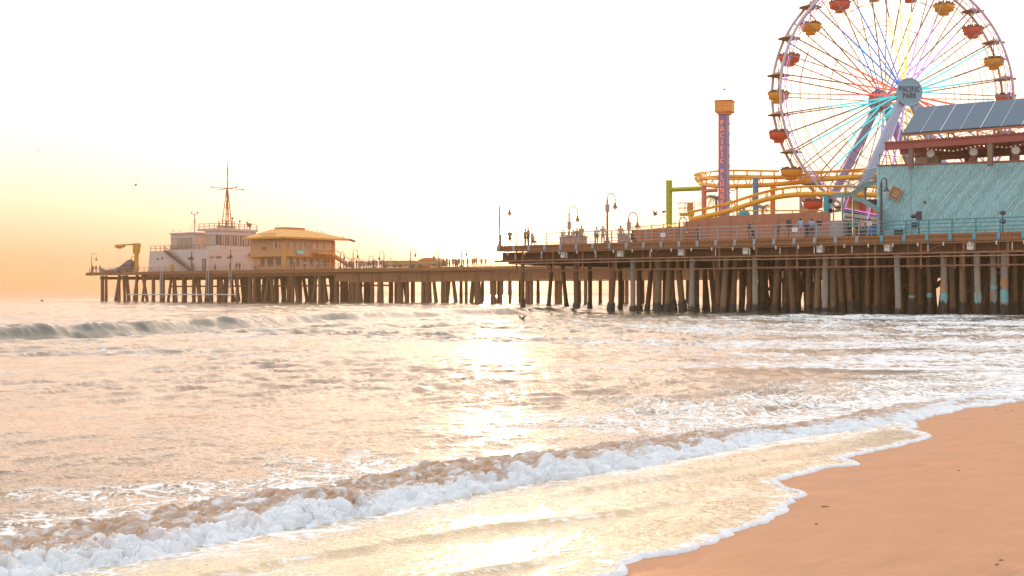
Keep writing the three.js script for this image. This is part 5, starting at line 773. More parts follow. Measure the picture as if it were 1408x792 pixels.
  part('pole', rod([0, wb, 0], [0, wt - 0.3, 0], 0.14, 0.12, 8), white, W); part('crossarm', box(-0.62, 0.62, wt - 0.42, wt - 0.3, -0.06, 0.06), white, W); for (const e of [-0.6, 0.6]) part('wind_cup', [rod([e, wt - 0.35, 0], [e, wt, 0], 0.05), new THREE.SphereGeometry(0.18, 8, 6).translate(e, wt, 0)], dark, W); for (const e of [-1, 1]) part('stay', rod([e, wb, 0.3], [0, wt - 1.2, 0], 0.04, 0.04, 4), white, W);
  part('aerial', rod([X(297, 3), yW, -2], [X(296, 3), Y(282, 297, 3), -2], 0.05, 0.03, 5), white, T);
  for (const [px, py] of [[321, 300], [331, 304], [341, 306]]) { const z = Zs(px), y = Ye(py, px); part('roof_lamp', [rod([-0.3, yW, z], [-0.3, y, z], 0.07), new THREE.SphereGeometry(0.22, 8, 6).translate(-0.3, y, z)], dark, T); }
  { const z = Zs(345), y = Ye(309, 345); part('radar_drum', [rod([-0.5, yW, z], [-0.5, y, z], 0.1), new THREE.SphereGeometry(0.55, 12, 8).scale(1, 0.7, 1).translate(-0.5, y, z)], dark, T); }
}
{
  const t0 = 1.5, sc = P2.s(390.5, t0), T = thing('restaurant_building', 'two-storey orange restaurant with wide overhanging roof on the far pier', 'building', P2.pt(sc, t0), TURN), X = (px, t = t0) => P2.s(px, t) - sc, Zs = (px) => -(P2.t(px, sc) - t0), Y = (py, px = 390) => P2.hp(px, t0, py) - DECK, Ye = (py, px) => P2.h(py, sc, P2.t(px, sc)) - DECK;
  const wall = painted('amber_render', [0.72, 0.34, 0.15], { map: streak1 }), post = painted('amber_trim', [0.80, 0.33, 0.06]), roofM = painted('amber_roof', [0.85, 0.36, 0.04], { map: streak1 }), glass = mat('dusk_glass'), dark = painted('dark_paint'), pale = painted('pale_shade', [0.80, 0.56, 0.40]);
  const x0 = X(344), zB = Zs(459), yM = Y(350.5), yE = Y(325.5);
  part('lower_wall', box(x0, -0.6, 0, yM, zB, -0.6), wall, T); part('upper_wall', box(x0, 0, yM, yE + 0.1, zB, 0), wall, T);
  const hip = (a, b, c, d, A, B, C, D, y0, y1) => { const P = [[a, y0, c], [b, y0, c], [b, y0, d], [a, y0, d], [A, y1, C], [B, y1, C], [B, y1, D], [A, y1, D]], v = [], f = (i, j, k, l) => v.push(...P[i], ...P[j], ...P[k], ...P[i], ...P[k], ...P[l]); f(0, 1, 5, 4); f(1, 2, 6, 5); f(2, 3, 7, 6); f(3, 0, 4, 7); f(4, 5, 6, 7); f(3, 2, 1, 0); const g = new THREE.BufferGeometry(); g.setAttribute('position', new THREE.Float32BufferAttribute(v, 3)); g.computeVertexNormals(); return metreUV(g); };
  const ov = 1.5, zE = Zs(477), yT = Y(313.5), roof = part('roof', hip(x0 - 0.4, ov, ov, zE, x0 + 2.5, -3.2, -3.0, zB + 4, yE, yT), roofM, T);
  part('fascia', [box(x0 - 0.4, ov + 0.05, yE - 0.35, yE, ov - 0.2, ov + 0.05), box(ov - 0.2, ov + 0.05, yE - 0.35, yE, zE, ov - 0.21)], roofM, roof); part('roof_cap', box(x0 + 3, -3.6, yT, yT + 0.45, zB + 4.4, -3.6), painted('roof_cap', [0.62, 0.28, 0.12]), roof); part('skylight', prism([[X(362), yE + 0.55], [X(383), yE + 0.55], [X(383), yE + 0.75], [X(362), yE + 0.75]], 0.4, 0.6), pale, roof); part('gutter_end', rod([ov, yE - 0.1, zE + 0.8], [ov + 0.1, yE - 0.4, zE - 0.6], 0.22), dark, roof);
  part('storey_band', [box(x0, 0.1, yM - 0.25, yM + 0.1, 0.002, 0.14), box(0.002, 0.14, yM - 0.25, yM + 0.1, zB, 0.0)], post, T);
  part('column', box(-0.35, 0.35, 0, yE - 0.35, -0.2, 0.4), post, T); part('column', box(-0.3, 0.3, 0, yE - 0.35, zB - 0.1, zB + 0.4), post, T);
  const winF = (a, b, y0, y1, n, m, z = 0) => { const w = part('window', box(X(a), X(b), Y(y0), Y(y1), z + 0.002, z + 0.06), post, T), d = (X(b) - X(a)) / n; for (let k = 0; k < n; k++) part('pane', box(X(a) + k * d + 0.08, X(a) + (k + 1) * d - 0.08, Y(y0) + 0.1, Y(y1) - 0.1, z + 0.061, z + 0.08), m(k), w); };
  const winE = (a, b, y0, y1, n, m, x = 0) => { const w = part('window', box(x + 0.002, x + 0.06, Y(y0), Y(y1), Zs(b), Zs(a)), post, T), d = (Zs(b) - Zs(a)) / n; for (let k = 0; k < n; k++) part('pane', box(x + 0.061, x + 0.08, Y(y0) + 0.1, Y(y1) - 0.1, Zs(a) + (k + 1) * d + 0.08, Zs(a) + k * d - 0.08), m(k), w); };
  winF(376, 384, 341, 330, 3, (k) => k % 2 ? dark : pale); winF(361, 366, 344, 338, 2, () => dark); for (const [a, b] of [[355, 361], [364, 373], [376, 386]]) winF(a, b, 366, 353.5, 1, () => dark, -0.6);
  winE(393, 418, 342.5, 329.5, 9, (k) => k % 3 === 2 ? pale : glass); winE(419, 428, 342.5, 330, 2, () => glass); winE(429, 434, 342, 332, 1, () => pale); winE(437, 443, 342, 332, 2, () => pale); winE(446, 457, 342, 331.5, 3, () => pale);
  for (let k = 0; k < 7; k++) winE(392 + k * 9.2, 400 + k * 9.2, 367, 353.5, 2, (i) => i ? glass : dark, -0.6);
  const sg = part('sign_board', rbox(0.142, 0.32, Ye(350, 412), Ye(344, 412), Zs(417), Zs(406.5), 0.05), painted('sign_teal', [0.25, 0.72, 0.55]), T); part('sign_line', box(0.321, 0.34, Ye(347.8, 412), Ye(346.2, 412), Zs(415), Zs(408.5)), painted('sign_pale', [0.8, 0.85, 0.75]), sg);
  // balcony and stair down the end wall
  const yb = Ye(347.5, 440); part('balcony', box(0.15, 1.8, yb - 0.35, yb, Zs(448), Zs(429)), post, T); for (const h of [0.5, 1]) part('balcony_rail', bar([1.75, yb + h, Zs(448)], [1.75, yb + h, Zs(429)], 0.1), post, T);
  const st = pgroup('stair', T), za = Zs(447), zb = Zs(476); for (const x of [0.7, 1.6]) part('stringer', bar([x, yb, za], [x, 1.0, zb], 0.12, 0.5), post, st); part('handrail', bar([1.65, yb + 1.1, za], [1.65, 2.1, zb], 0.1), post, st); for (let k = 0; k < 14; k++) part('tread', box(0.76, 1.54, lerp(yb, 1, k / 14), lerp(yb, 1, k / 14) + 0.08, lerp(za, zb, k / 14) - 0.35, lerp(za, zb, k / 14)), post, st); part('landing', box(0.4, 1.8, 0.85, 1.0, zb - 2.2, zb + 0.3), post, st); for (let k = 0; k < 4; k++) part('landing_post', box(1.6, 1.7, 0, 2.6, zb - 2 + k * 0.7, zb - 1.9 + k * 0.7), post, st); part('landing_rail', box(1.6, 1.7, 2.5, 2.62, zb - 2.1, zb + 0.2), post, st);
}
// yellow davit crane, covered skiff, sheds and carts on the far pier
{
  const yel = painted('davit_yellow', [0.70, 0.33, 0.02]), s = P2.s(187.5, 1.5), T = thing('davit_crane', 'yellow davit crane with a hook hanging over the pier end', 'crane', P2.pt(s, 1.5), TURN), X = (px) => P2.s(px, 1.5) - s, y = (py, px = 187) => P2.hp(px, 1.5, py) - DECK;
  part('post', [bar([0, 0, 0], [0.1, y(348), 0], 0.62, 0.62)], yel, T); part('head', prism([[X(184.5), y(349)], [X(190), y(349)], [X(192), y(337)], [X(191.5), y(334.5)], [X(184), y(334.5)]], 0.7, -0.35), yel, T);
  part('boom', prism([[X(159), y(335.5)], [X(192), y(334.6)], [X(192), y(337)], [X(159), y(337)]], 0.36, -0.18), yel, T); part('winch', [rbox(X(159), X(171), y(339.5), y(337), -0.35, 0.35, 0.08), rbox(X(161.5), X(167), y(341), y(339.3), -0.25, 0.25, 0.05)], yel, T); part('cable', rod([X(165), y(341), 0], [X(165), y(361), 0], 0.025, 0.025, 5), mat('cable_grey', [0.4, 0.33, 0.25]), T); part('hook', new THREE.TorusGeometry(0.16, 0.05, 6, 12, 4.6).translate(X(165), y(362), 0), yel, T);
}
{
  const s = P2.s(161, 2), T = thing('covered_skiff', 'skiff under a dark grey tarpaulin on a trailer beside the davit', 'boat', P2.pt(s, 2), TURN), L = P2.s(185, 2) - s, k = (f) => f * L;
  const tarp = painted('grey_tarpaulin', [0.16, 0.125, 0.12], { roughness: 0.9 }); const g = new THREE.BufferGeometry(), v = [], sec = (f) => { const h = lerp(0.75, 2.35, smooth(f, 0, 0.75)) - 0.5 * smooth(f, 0.85, 1), w = lerp(0.5, 1.2, smooth(f, 0, 0.5)); return [[k(f), 0.55, w], [k(f), 0.5 + h * 0.55, w * 0.95], [k(f), 0.5 + h, 0.05 * w], [k(f), 0.5 + h * 0.55, -w * 0.95], [k(f), 0.55, -w]]; };
  for (let i = 0; i < 10; i++) { const a = sec(i / 10), b = sec((i + 1) / 10); for (let j = 0; j < 4; j++) v.push(...a[j], ...b[j], ...b[j + 1], ...a[j], ...b[j + 1], ...a[j + 1]); } for (const f of [0, 1]) { const a = sec(f); for (let j = 1; j < 4; j++) v.push(...a[0], ...a[j], ...a[j + 1]); }
  g.setAttribute('position', new THREE.Float32BufferAttribute(v, 3)); g.computeVertexNormals(); metreUV(g); part('tarpaulin', g, tarp, T); part('hull', prism([[0.2, 0.5], [k(0.2), 0.25], [k(0.98), 0.25], [k(1), 0.56], [0, 0.56]], 1.6, -0.8), painted('skiff_white', [0.7, 0.6, 0.52]), T); for (const x of [0.3, 0.8]) part('trailer_wheel', new THREE.TorusGeometry(0.22, 0.09, 8, 16).translate(k(x), 0.3, 0.95), mat('black_metal'), T); part('trailer_frame', box(0, k(1), 0.16, 0.25, -0.6, 0.6), galv, T);
  // crates and nets left of the skiff
  const C = thing('net_pile', 'heap of pale nets and crab pots at the pier end', 'nets', P2.pt(P2.s(141, 1.6), 1.6), TURN), r = mul(4); for (let i = 0; i < 7; i++) { const x = i * 0.85, h = 0.5 + 0.5 * r(); part('crab_pot', [box(x, x + 0.7, 0, 0.08, 0, 0.7), box(x, x + 0.06, 0.08, h, 0, 0.7), box(x + 0.64, x + 0.7, 0.08, h, 0, 0.7), box(x, x + 0.7, h, h + 0.06, 0, 0.7), box(x + 0.3, x + 0.36, 0.08, h, 0, 0.7)], painted('pot_grey', [0.55, 0.47, 0.42]), C); } part('net', new THREE.IcosahedronGeometry(1, 2).scale(2.6, 0.75, 0.7).translate(3.2, 0.35, -0.8), painted('net_cream', [0.6, 0.5, 0.42]), C);
  const B = thing('equipment_drum', 'yellow equipment drum at the foot of the harbour stair', 'drum', P2.pt(P2.s(240, 2.2), 2.2), TURN); part('drum', rod([0, 0.9, -0.6], [0, 0.9, 0.6], 0.85, 0.85, 18), painted('davit_yellow'), B); part('cradle', rbox(-0.9, 0.9, 0, 0.35, -0.6, 0.6, 0.05), galv, B);
  const Q = thing('dock_cabinet', 'white low dock cabinet below the harbour building low wing', 'cabinet', P2.pt(P2.s(221, 2.4), 2.4), TURN); part('body', rbox(0, 2.0, 0, 1.6, -0.8, 0, 0.06), painted('cabinet_white', [0.62, 0.56, 0.52]), Q); part('door', box(0.15, 0.95, 0.15, 1.45, 0.005, 0.03), painted('cabinet_grey'), Q); part('door', box(1.05, 1.85, 0.15, 1.45, 0.005, 0.03), painted('cabinet_grey'), Q);
}
{
  // domed vendor carts on the narrow part of the pier
  const canvas = painted('cart_canvas', [0.62, 0.27, 0.07]);
  for (const [x0, x1, yt, lab, round] of [[528.5, 546, 358.5, 'square-backed orange canvas cart beside two pale poles', 0.25], [547, 573, 358.5, 'long low orange canvas cart on the narrow pier', 0.6], [565, 580, 360.5, 'small orange canvas cart between two larger carts', 0.6], [573, 602, 354.5, 'tall domed orange canvas cart on the narrow pier', 1]]) {
    const t = x0 === 565 ? 4 : 1.8, s = P2.s(x0, t), w = P2.s(x1, t) - s, h = P2.hp(x0, t, yt) - DECK, T = thing('vendor_cart', lab, 'cart', P2.pt(s, t), TURN), o = [[0, 0.3]]; for (let k = 0; k <= 14; k++) { const a = Math.PI - k / 14 * Math.PI, c = Math.cos(a), sn = Math.sin(a), e = 2 / (2 + (1 - round) * 6); o.push([w / 2 + Math.sign(c) * Math.pow(Math.abs(c), e) * w / 2, 0.9 + Math.pow(sn, e) * (h - 0.9)]); } o.push([w, 0.3]);
    part('cover', prism(o, 2.4, -2.4), canvas, T); part('valance', box(0.05, w - 0.05, 0.75, 1.0, 0.005, 0.05), painted('cart_trim', [0.7, 0.45, 0.2]), T); for (const f of [0.15, 0.85]) part('cart_wheel', new THREE.TorusGeometry(0.25, 0.08, 8, 16).translate(w * f, 0.33, 0.1), mat('black_metal'), T);
  }
  const p = P2.pt(P2.s(535, 1.2), 1.2), T = thing('pale_poles', 'two thin pale poles standing against the square-backed cart', 'poles', p, TURN); for (const x of [0, 0.5]) part('pole', rod([x, 0, 0], [x, 2.2, 0], 0.06), paleTag, T);
  // lamps along the far pier
  const FL = (px, yTop, hook, flip, lab) => { const t = 1.2, s = P2.s(px, t), H = P2.h(yTop, s, t) - DECK - 0.3 - hook * 0.62; return gooseneck('pier_lamp', lab, P2.pt(s, t), H, hook, lampDark, null, lampDark, flip ? Math.PI : 0, null, 'lamps along the far pier'); };
  FL(126, 348, 1.0, 0, 'gooseneck lamp on the seaward tip of the far pier'); FL(485.5, 343, 0.85, 0, 'dark gooseneck lamp in the crowd beside the restaurant roof end'); FL(514, 352, 0.85, 1, 'shortest dark gooseneck lamp in the crowd on the far pier'); FL(528, 345.5, 0.85, 1, 'dark gooseneck lamp beside the square-backed cart'); FL(564.5, 341, 0.85, 0, 'dark gooseneck lamp with a notice board between the domed carts'); FL(603.5, 343.5, 0.85, 1, 'dark gooseneck lamp beside the tall domed cart'); FL(634.5, 339.5, 0.85, 0, 'dark gooseneck lamp on the far pier shoreward of the carts'); FL(468, 346, 0.7, 0, 'dark lamp beside the restaurant stair landing'); FL(181, 352, 0.6, 0, 'short dark lamp close behind the yellow davit');
  for (const [px, lab] of [[263, 'dark signal pole in front of the harbour stair'], [317, 'dark signal pole in front of the white wall']]) { const t = 1.4, s = P2.s(px, t), T = thing('signal_pole', lab, 'pole', P2.pt(s, t), TURN), h = P2.h(px === 263 ? 346 : 343, s, t) - DECK; part('pole', rod([0, 0, 0], [0, h, 0], 0.08), lampDark, T); part('arm', box(-0.75, 0.75, h * 0.62, h * 0.62 + 0.14, -0.05, 0.05), lampDark, T); part('lamp_box', rbox(-0.3, 0.25, h * 0.62 + 0.14, h * 0.62 + 0.5, -0.15, 0.15, 0.05), lampDark, T); }
}
// ------------------------------------------------------------------ people
const SKIN = [[0.42, 0.24, 0.16], [0.30, 0.17, 0.11], [0.5, 0.3, 0.2]];
function figure(pose) {   // one continuous body from tapered bones; groups: 0 skin, 1 top, 2 legs, 3 shoes, 4 hair
  const J = { hips: [0, 0.92, 0], waist: [0, 1.06, 0], chest: [0, 1.32, 0.01], neck: [0, 1.47, 0.01], head: [0, 1.62, 0.03], sl: [-0.18, 1.4, 0], sr: [0.18, 1.4, 0], el: [-0.24, 1.13, -0.02], er: [0.24, 1.13, -0.02], wl: [-0.25, 0.88, 0.05], wr: [0.25, 0.88, 0.05], hl: [-0.09, 0.9, 0], hr: [0.09, 0.9, 0], kl: [-0.1, 0.5, 0.02], kr: [0.1, 0.5, 0.02], al: [-0.1, 0.08, -0.02], ar: [0.1, 0.08, -0.02], tl: [-0.11, 0.05, 0.16], tr: [0.11, 0.05, 0.16], fl: [-0.25, 0.76, 0.08], fr: [0.25, 0.76, 0.08], ...pose };
  const bones = [['hips', 'waist', 0.15, 0.135, 2], ['waist', 'chest', 0.135, 0.155, 1], ['sl', 'sr', 0.075, 0.075, 1], ['chest', 'neck', 0.1, 0.055, 1], ['neck', 'head', 0.055, 0.06, 0], ['sl', 'el', 0.06, 0.045, 1], ['sr', 'er', 0.06, 0.045, 1], ['el', 'wl', 0.042, 0.032, 0], ['er', 'wr', 0.042, 0.032, 0], ['wl', 'fl', 0.035, 0.028, 0], ['wr', 'fr', 0.035, 0.028, 0], ['hl', 'kl', 0.09, 0.062, 2], ['hr', 'kr', 0.09, 0.062, 2], ['kl', 'al', 0.06, 0.042, 2], ['kr', 'ar', 0.06, 0.042, 2], ['al', 'tl', 0.045, 0.035, 3], ['ar', 'tr', 0.045, 0.035, 3]].map(([a, b, r0, r1, g]) => [V(...J[a]), V(...J[b]), r0, r1, g]);
  const head = V(...J.head), sd = (p) => { let d = 9, g = 0; const sm = (a, b, k) => { const h = clamp(0.5 + 0.5 * (b - a) / k); return lerp(b, a, h) - k * h * (1 - h); };
    let acc = 9; for (const [a, b, r0, r1, grp] of bones) { const ab = b.clone().sub(a), t = clamp(p.clone().sub(a).dot(ab) / ab.lengthSq()), e = p.distanceTo(a.clone().addScaledVector(ab, t)) - lerp(r0, r1, t); if (e < d) { d = e; g = grp; } acc = sm(acc, e, 0.03); }
    const h = V((p.x - head.x) / 0.083, (p.y - head.y) / 0.115, (p.z - head.z) / 0.1).length() * 0.09 - 0.09, nose = p.distanceTo(head.clone().add(V(0, -0.01, 0.1))) - 0.02, k = Math.min(h, nose); if (k < d) { d = k; g = p.y > head.y + 0.035 || p.z < head.z - 0.03 ? 4 : 0; } return [sm(acc, k, 0.02), g]; };
  const n = 44, mc = new MarchingCubes(n, new THREE.MeshBasicMaterial(), false, false, 60000); mc.isolation = 0; const S = 0.95, C = V(0, 0.9, 0);
  for (let z = 0; z < n; z++) for (let y = 0; y < n; y++) for (let x = 0; x < n; x++) { const f = (i) => (i - n / 2) / (n / 2); const p = V(f(x) * S * 0.62 + C.x, f(y) * S + C.y, f(z) * S * 0.62 + C.z); mc.field[x + y * n + z * n * n] = -sd(p)[0]; }
  mc.update(); const cnt = mc.count, pos = mc.positionArray, buckets = [[], [], [], [], []];
  for (let i = 0; i < cnt; i += 3) { const v = []; for (let k = 0; k < 3; k++) v.push(V(pos[(i + k) * 3] * S * 0.62 + C.x, pos[(i + k) * 3 + 1] * S + C.y, pos[(i + k) * 3 + 2] * S * 0.62 + C.z)); const c = v[0].clone().add(v[1]).add(v[2]).divideScalar(3); buckets[sd(c)[1]].push(...v.flatMap((q) => q.toArray())); }
  let g = new THREE.BufferGeometry(); g.setAttribute('position', new THREE.Float32BufferAttribute(buckets.flat(), 3));
  const norm = mergeVertices(g.clone(), 1e-4); norm.computeVertexNormals(); const ng = norm.toNonIndexed(); let at = 0; buckets.forEach((b, i) => { ng.addGroup(at, b.length / 3, i); at += b.length / 3; }); return ng;
}
const POSES = [figure({}), figure({ kl: [-0.1, 0.5, 0.16], al: [-0.1, 0.09, 0.12], tl: [-0.11, 0.06, 0.3], ar: [0.1, 0.12, -0.26], kr: [0.1, 0.5, -0.06], tr: [0.11, 0.05, -0.1], el: [-0.24, 1.13, -0.16], wl: [-0.25, 0.9, -0.14], fl: [-0.25, 0.79, -0.12], er: [0.24, 1.13, 0.1], wr: [0.25, 0.93, 0.24], fr: [0.25, 0.84, 0.3] }), figure({ chest: [0, 1.3, 0.1], neck: [0, 1.43, 0.14], head: [0, 1.57, 0.19], sl: [-0.18, 1.36, 0.1], sr: [0.18, 1.36, 0.1], el: [-0.22, 1.12, 0.2], er: [0.22, 1.12, 0.2], wl: [-0.1, 1.14, 0.4], wr: [0.1, 1.14, 0.4], fl: [-0.04, 1.15, 0.46], fr: [0.06, 1.15, 0.46] }), figure({ er: [0.3, 1.2, 0.08], wr: [0.16, 1.42, 0.2], fr: [0.1, 1.5, 0.2] }), figure({ hips: [0, 0.52, 0], waist: [0, 0.66, 0], chest: [0, 0.92, 0.03], neck: [0, 1.07, 0.04], head: [0, 1.22, 0.07], sl: [-0.18, 1.0, 0.02], sr: [0.18, 1.0, 0.02], el: [-0.24, 0.74, 0.06], er: [0.24, 0.74, 0.06], wl: [-0.14, 0.62, 0.26], wr: [0.14, 0.62, 0.26], fl: [-0.1, 0.6, 0.34], fr: [0.1, 0.6, 0.34], hl: [-0.09, 0.5, 0.02], hr: [0.09, 0.5, 0.02], kl: [-0.11, 0.5, 0.42], kr: [0.11, 0.5, 0.42], al: [-0.11, 0.08, 0.4], ar: [0.11, 0.08, 0.4], tl: [-0.12, 0.05, 0.56], tr: [0.12, 0.05, 0.56] })];
const CLOTH = { white: [0.75, 0.68, 0.64], grey: [0.35, 0.33, 0.33], black: [0.03, 0.03, 0.035], navy: [0.04, 0.06, 0.13], blue: [0.25, 0.34, 0.46], red: [0.42, 0.08, 0.06], tan: [0.45, 0.30, 0.19], brown: [0.18, 0.10, 0.07], pink: [0.62, 0.34, 0.32], orange: [0.6, 0.25, 0.07] };
function person(pos, turn, pose, top, leg, label, group, k = 0, size = 1) {
  const ms = [mat('skin_' + k % 3, SKIN[k % 3], { roughness: 0.6 }), mat('cloth_' + top, CLOTH[top], { roughness: 0.9 }), mat('cloth_' + leg, CLOTH[leg], { roughness: 0.9 }), mat('cloth_black', CLOTH.black), mat('hair_dark', [0.03, 0.02, 0.015])];
  const o = new THREE.Mesh(POSES[pose], ms); o.name = numbered('person'); o.castShadow = o.receiveShadow = true; o.position.copy(pos); o.rotation.y = turn; o.scale.setScalar(size); scene.add(o); return tag(o, label, 'person', group);
}
{
  const g = 'people on the timber pier', list = [
    [701, 1.4, 0.3, 0, 'brown', 'black', 'person in brown standing alone beside the corner lamp'], [722, 1.6, 1.2, 0, 'orange', 'brown', 'person in orange in the pair leaning together by the corner'], [726.5, 1.7, -1.2, 3, 'brown', 'black', 'person in brown raising a hand in the pair by the corner'], [732, 1.5, 0.8, 4, 'orange', 'brown', 'person in orange sitting beside the standing pair'],
    [774, 3.8, 3.0, 2, 'white', 'tan', 'person in a white top leaning at the pink bench'], [781, 3.9, 0.5, 4, 'orange', 'brown', 'person in orange seated behind the pink bench'], [786.5, 3.8, 2.4, 2, 'pink', 'tan', 'person in a pink top bending over the pink bench'], [793.5, 3.6, 3.3, 0, 'brown', 'navy', 'person in brown standing at the end of the pink bench'], [799.5, 1.5, 0.4, 0, 'tan', 'tan', 'person in tan standing just past the pink bench'],
    [820.5, 1.2, 3.4, 0, 'white', 'brown', 'tall person in a white shirt and brown shorts by the rail'], [829, 1.3, 2.9, 3, 'tan', 'tan', 'person in tan with a hand raised beside the tall lamp'], [853.5, 3.3, 3.1, 0, 'orange', 'brown', 'person in orange standing behind the litter bin'], [869, 3.6, 2.2, 4, 'brown', 'black', 'person in brown sitting at the start of the low fence'],
    [960, 4.2, 1.0, 0, 'brown', 'black', 'dark clothed person standing below the coaster drop'], [1030, 3.8, 1.4, 0, 'black', 'brown', 'person in black walking past the tall fence'], [1035, 4.0, 1.4, 1, 'tan', 'navy', 'person in tan striding behind the one in black'], [1069, 3.9, 0.2, 0, 'brown', 'brown', 'person in brown standing close to the tall fence'], [1101, 1.6, 3.0, 2, 'blue', 'grey', 'person in a pale blue shirt leaning on the rail by the notice'], [1109.5, 3.0, 0.4, 0, 'navy', 'black', 'person in navy between two others in pale blue'], [1116, 1.9, 2.8, 3, 'blue', 'navy', 'person in pale blue raising a hand to the face'], [1126.5, 2.4, 0.6, 0, 'black', 'grey', 'person in black at the end of the group by the gate'], [1186, 4.4, 0.7, 0, 'pink', 'navy', 'person in pink standing in front of the game booth'], [1195, 4.6, 2.6, 1, 'white', 'blue', 'person in white walking past the game booth']];
  list.forEach(([x, t, turn, pose, a, b, label], i) => person(P1.at(x, t), turn, pose, a, b, label, g, i, 0.97 + 0.05 * ((i * 7) % 3)));
  // people on the far pier: by place and clothes
  const G = 'small figures on the far pier';
  const near = [[127.5, 'brown', 'by the seaward lamp'], [132, 'black', 'by the seaward lamp'], [137.5, 'brown', 'beside the crab pots'], [266, 'navy', 'at the foot of the harbour stair'], [271.5, 'white', 'at the foot of the harbour stair'], [296, 'grey', 'in front of the small low windows'], [316, 'brown', 'by the second signal pole'], [325.5, 'black', 'in the pair before the white wall'], [329.5, 'navy', 'in the pair before the white wall'], [351, 'grey', 'where the two buildings meet'], [391, 'red', 'by the restaurant columns'], [400, 'black', 'in front of the restaurant windows'], [404, 'brown', 'in front of the restaurant windows'], [419, 'tan', 'below the balcony'], [436, 'orange', 'below the balcony']];
  near.forEach(([x, c, where], i) => person(P2.at(x, 1.6 + (i % 3) * 0.5), i * 1.3, i % 3 === 1 ? 1 : 0, c, pick(['black', 'navy', 'brown']), `small figure in ${c} ${where} on the far pier`, G, i, 1.02));
  for (let i = 0; i < 34; i++) { const x = i < 20 ? 472 + i * 2.9 + rr(-1.2, 1.2) : [607, 614.5, 623, 628, 631, 650, 605, 610, 618, 626, 637, 643, 662, 668][i - 20]; person(P2.at(x, rr(1.0, 6)), rr(0, 6), i % 3 ? 0 : 1, pick(['brown', 'orange', 'tan', 'black', 'red']), pick(['brown', 'black', 'navy']), i < 20 ? 'small figure in a crowd on the narrow far pier beyond the restaurant' : 'small figure on the far pier deck shoreward of the domed carts', i < 20 ? 'crowd beyond the restaurant' : 'figures shoreward of the carts', i, rr(0.95, 1.05)); }
  for (const x of [652.5, 655]) person(P2.at(x, 1.2), 1.5, 0, 'orange', 'brown', 'small figure in the close pair by the sunlit rail of the far pier', 'close pair on the far pier', 1, 1.05);
}
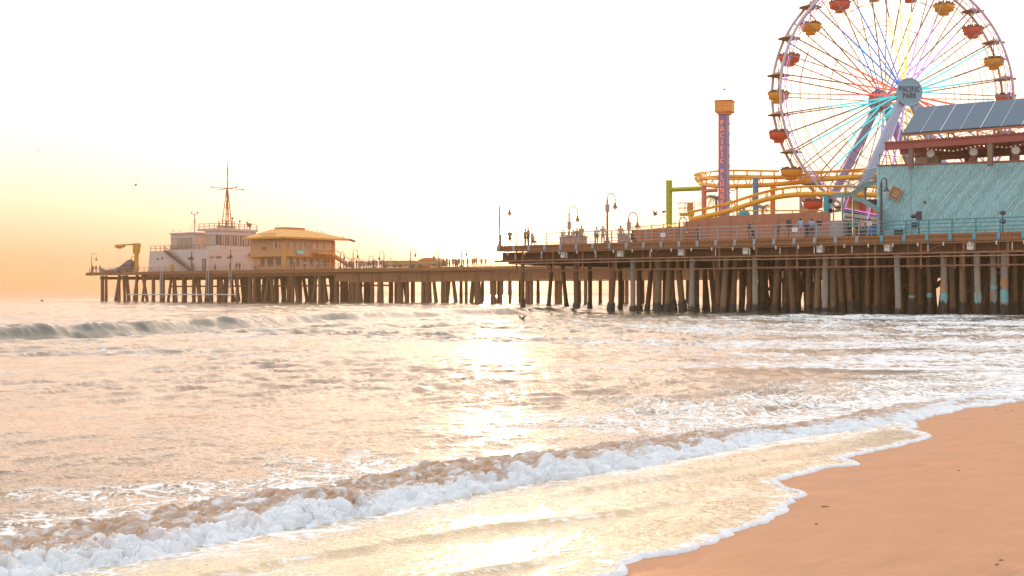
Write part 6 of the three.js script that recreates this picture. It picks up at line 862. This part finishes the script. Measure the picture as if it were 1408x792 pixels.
// ------------------------------------------------------------------ gulls and floats
{
  const bird = (() => { const b = new THREE.SphereGeometry(0.09, 10, 8).scale(1, 0.9, 2.1), h = new THREE.SphereGeometry(0.055, 8, 6).translate(0, 0.05, 0.2), t = new THREE.ConeGeometry(0.06, 0.2, 6).rotateX(-Math.PI / 2).scale(1.4, 0.4, 1).translate(0, 0, -0.24), k = new THREE.ConeGeometry(0.02, 0.08, 5).rotateX(Math.PI / 2).translate(0, 0.04, 0.28); return join([b, h, t, k]); })();
  const wing = (sd, up, up2) => { const v = [], P = [[0, 0.04, 0.1], [0.34, up, 0.14], [0.72, up2, -0.05], [0, 0.04, -0.1], [0.34, up, -0.06], [0.7, up2, -0.1]].map(([x, y, z]) => [x * sd, y, z]); const f = (a, b, c) => v.push(...P[a], ...P[b], ...P[c]); f(0, 1, 3); f(1, 4, 3); f(1, 2, 4); f(2, 5, 4); const th = v.map((q, i) => i % 3 === 1 ? q - 0.015 : q); const g = new THREE.BufferGeometry(); g.setAttribute('position', new THREE.Float32BufferAttribute([...v, ...th], 3)); g.setAttribute('uv', new THREE.Float32BufferAttribute(new Float32Array((v.length + th.length) / 3 * 2), 2)); g.computeVertexNormals(); return g; };
  const grey = mat('gull_grey', [0.16, 0.13, 0.11], { roughness: 0.8 });
  const fly = (p, turn, up, up2, label, k = 1) => { const T = thing('flying_gull', label, 'gull', p, turn, 'gulls in flight'); part('body', bird, grey, T); for (const s of [-1, 1]) part('wing', wing(s, up, up2), grey, T); T.scale.setScalar(k); };
  fly(P1.at(900.5, 8, 295.5), 1.2, 0.2, 0.45, 'gull with raised wings in the air beside the lime column'); fly(P1.at(912.5, 9, 291.5), 1.6, 0.12, 0.05, 'gull gliding just in front of the lime column'); fly(P1.at(875.5, 4, 312), 1.4, 0.16, 0.1, 'gull gliding low by the short notice-box lamp');
  fly(V((53 - CX) / F * 300, EYE + (HY - 207) / F * 300, -300), 0.7, 0.15, 0.2, 'lone distant gull high in the pale sky', 1.3); fly(V((186 - CX) / F * 290, EYE + (HY - 255) / F * 290, -290), 2.2, 0.2, 0.3, 'lone distant gull above the davit crane', 1.3); fly(V((718 - CX) / F * 78, EYE + (HY - 441.5) / F * 78, -78), -1.2, 0.28, 0.4, 'dark seabird skimming the bright water near the pier piles', 0.8);
  const perch = (p, turn, label, group) => { const T = thing('perched_gull', label, 'gull', p, turn, group); part('body', bird.clone().rotateX(-0.35).translate(0, 0.26, 0), grey, T); for (const s of [-1, 1]) part('leg', rod([s * 0.04, 0, 0], [s * 0.04, 0.22, 0], 0.014, 0.014, 4), grey, T); };
  { const t = 23, s = P1.s(996, t); perch(P1.pt(s, t, P1.h(139, s, t) + 0.95), 1.5, 'gull perched on the rod above the drop tower'); }
  for (const [px, py] of [[382, 311.7], [436, 319], [441, 320.5], [445, 321.8], [472, 327.8]]) perch(P2.at(px, px < 420 ? 8 : 2.4, py), px, 'gull perched on the orange restaurant roof', 'gulls on the restaurant roof');
  for (const [px, py, t] of [[238.5, 319, 3.9], [247, 319, 3.9]]) perch(P2.at(px, t, py), 1.3, 'gull perched on the white upper house roof', 'gulls on the harbour roof');
  // a float and a swimmer's buoy out on the water
  for (const [x, y, lab, c] of [[58, 413.5, 'small dark buoy floating on the open sea', [0.05, 0.045, 0.05]], [535.5, 411.8, 'small dark float between the far pier piles', [0.06, 0.04, 0.03]]]) { const d = EYE * F / (y - HY + 1), T = thing('buoy', lab, 'buoy', [(x - CX) / F * d, 0.05, -d], 0); part('float', lathe([[0.02, -0.2], [0.2, -0.12], [0.28, 0.06], [0.2, 0.2], [0.06, 0.25], [0.02, 0.25]], 12), mat('buoy_' + x, c), T); part('staff', rod([0, 0.2, 0], [0.03, 0.6, 0], 0.03), mat('buoy_' + x), T); }
  // scraps of weed and pebbles on the sand
  const weed = mat('weed', [0.28, 0.14, 0.08]); for (const [x, y, w] of [[1134, 697, 0.028], [1318, 647, 0.02], [1370, 564, 0.015], [1392, 565, 0.018], [1383, 566, 0.012], [1370, 777, 0.012], [1122, 721, 0.014], [1376, 771, 0.012]]) { let h = 0.15, X = 0, Z = 0; for (let k = 0; k < 10; k++) { const d = (EYE - h) * F / (y - HY); X = (x - CX) / F * d; Z = -d; h = sandY(toP(X, Z), toQ(X, Z)); } const T = new THREE.Mesh(new THREE.IcosahedronGeometry(1, 2).scale(w, 0.005, w * 0.22), weed); T.name = numbered('weed_scrap'); T.position.set(X, h + 0.004, Z); T.rotation.y = x; scene.add(T); tag(T, 'small dark scrap of weed lying on the wet sand', 'weed', 'weed scraps on the sand'); }
}

// warm sea haze
scene.fog = new THREE.FogExp2(new THREE.Color().setRGB(1, 0.64, 0.32), 0.00055);
renderer.render(scene, camera);
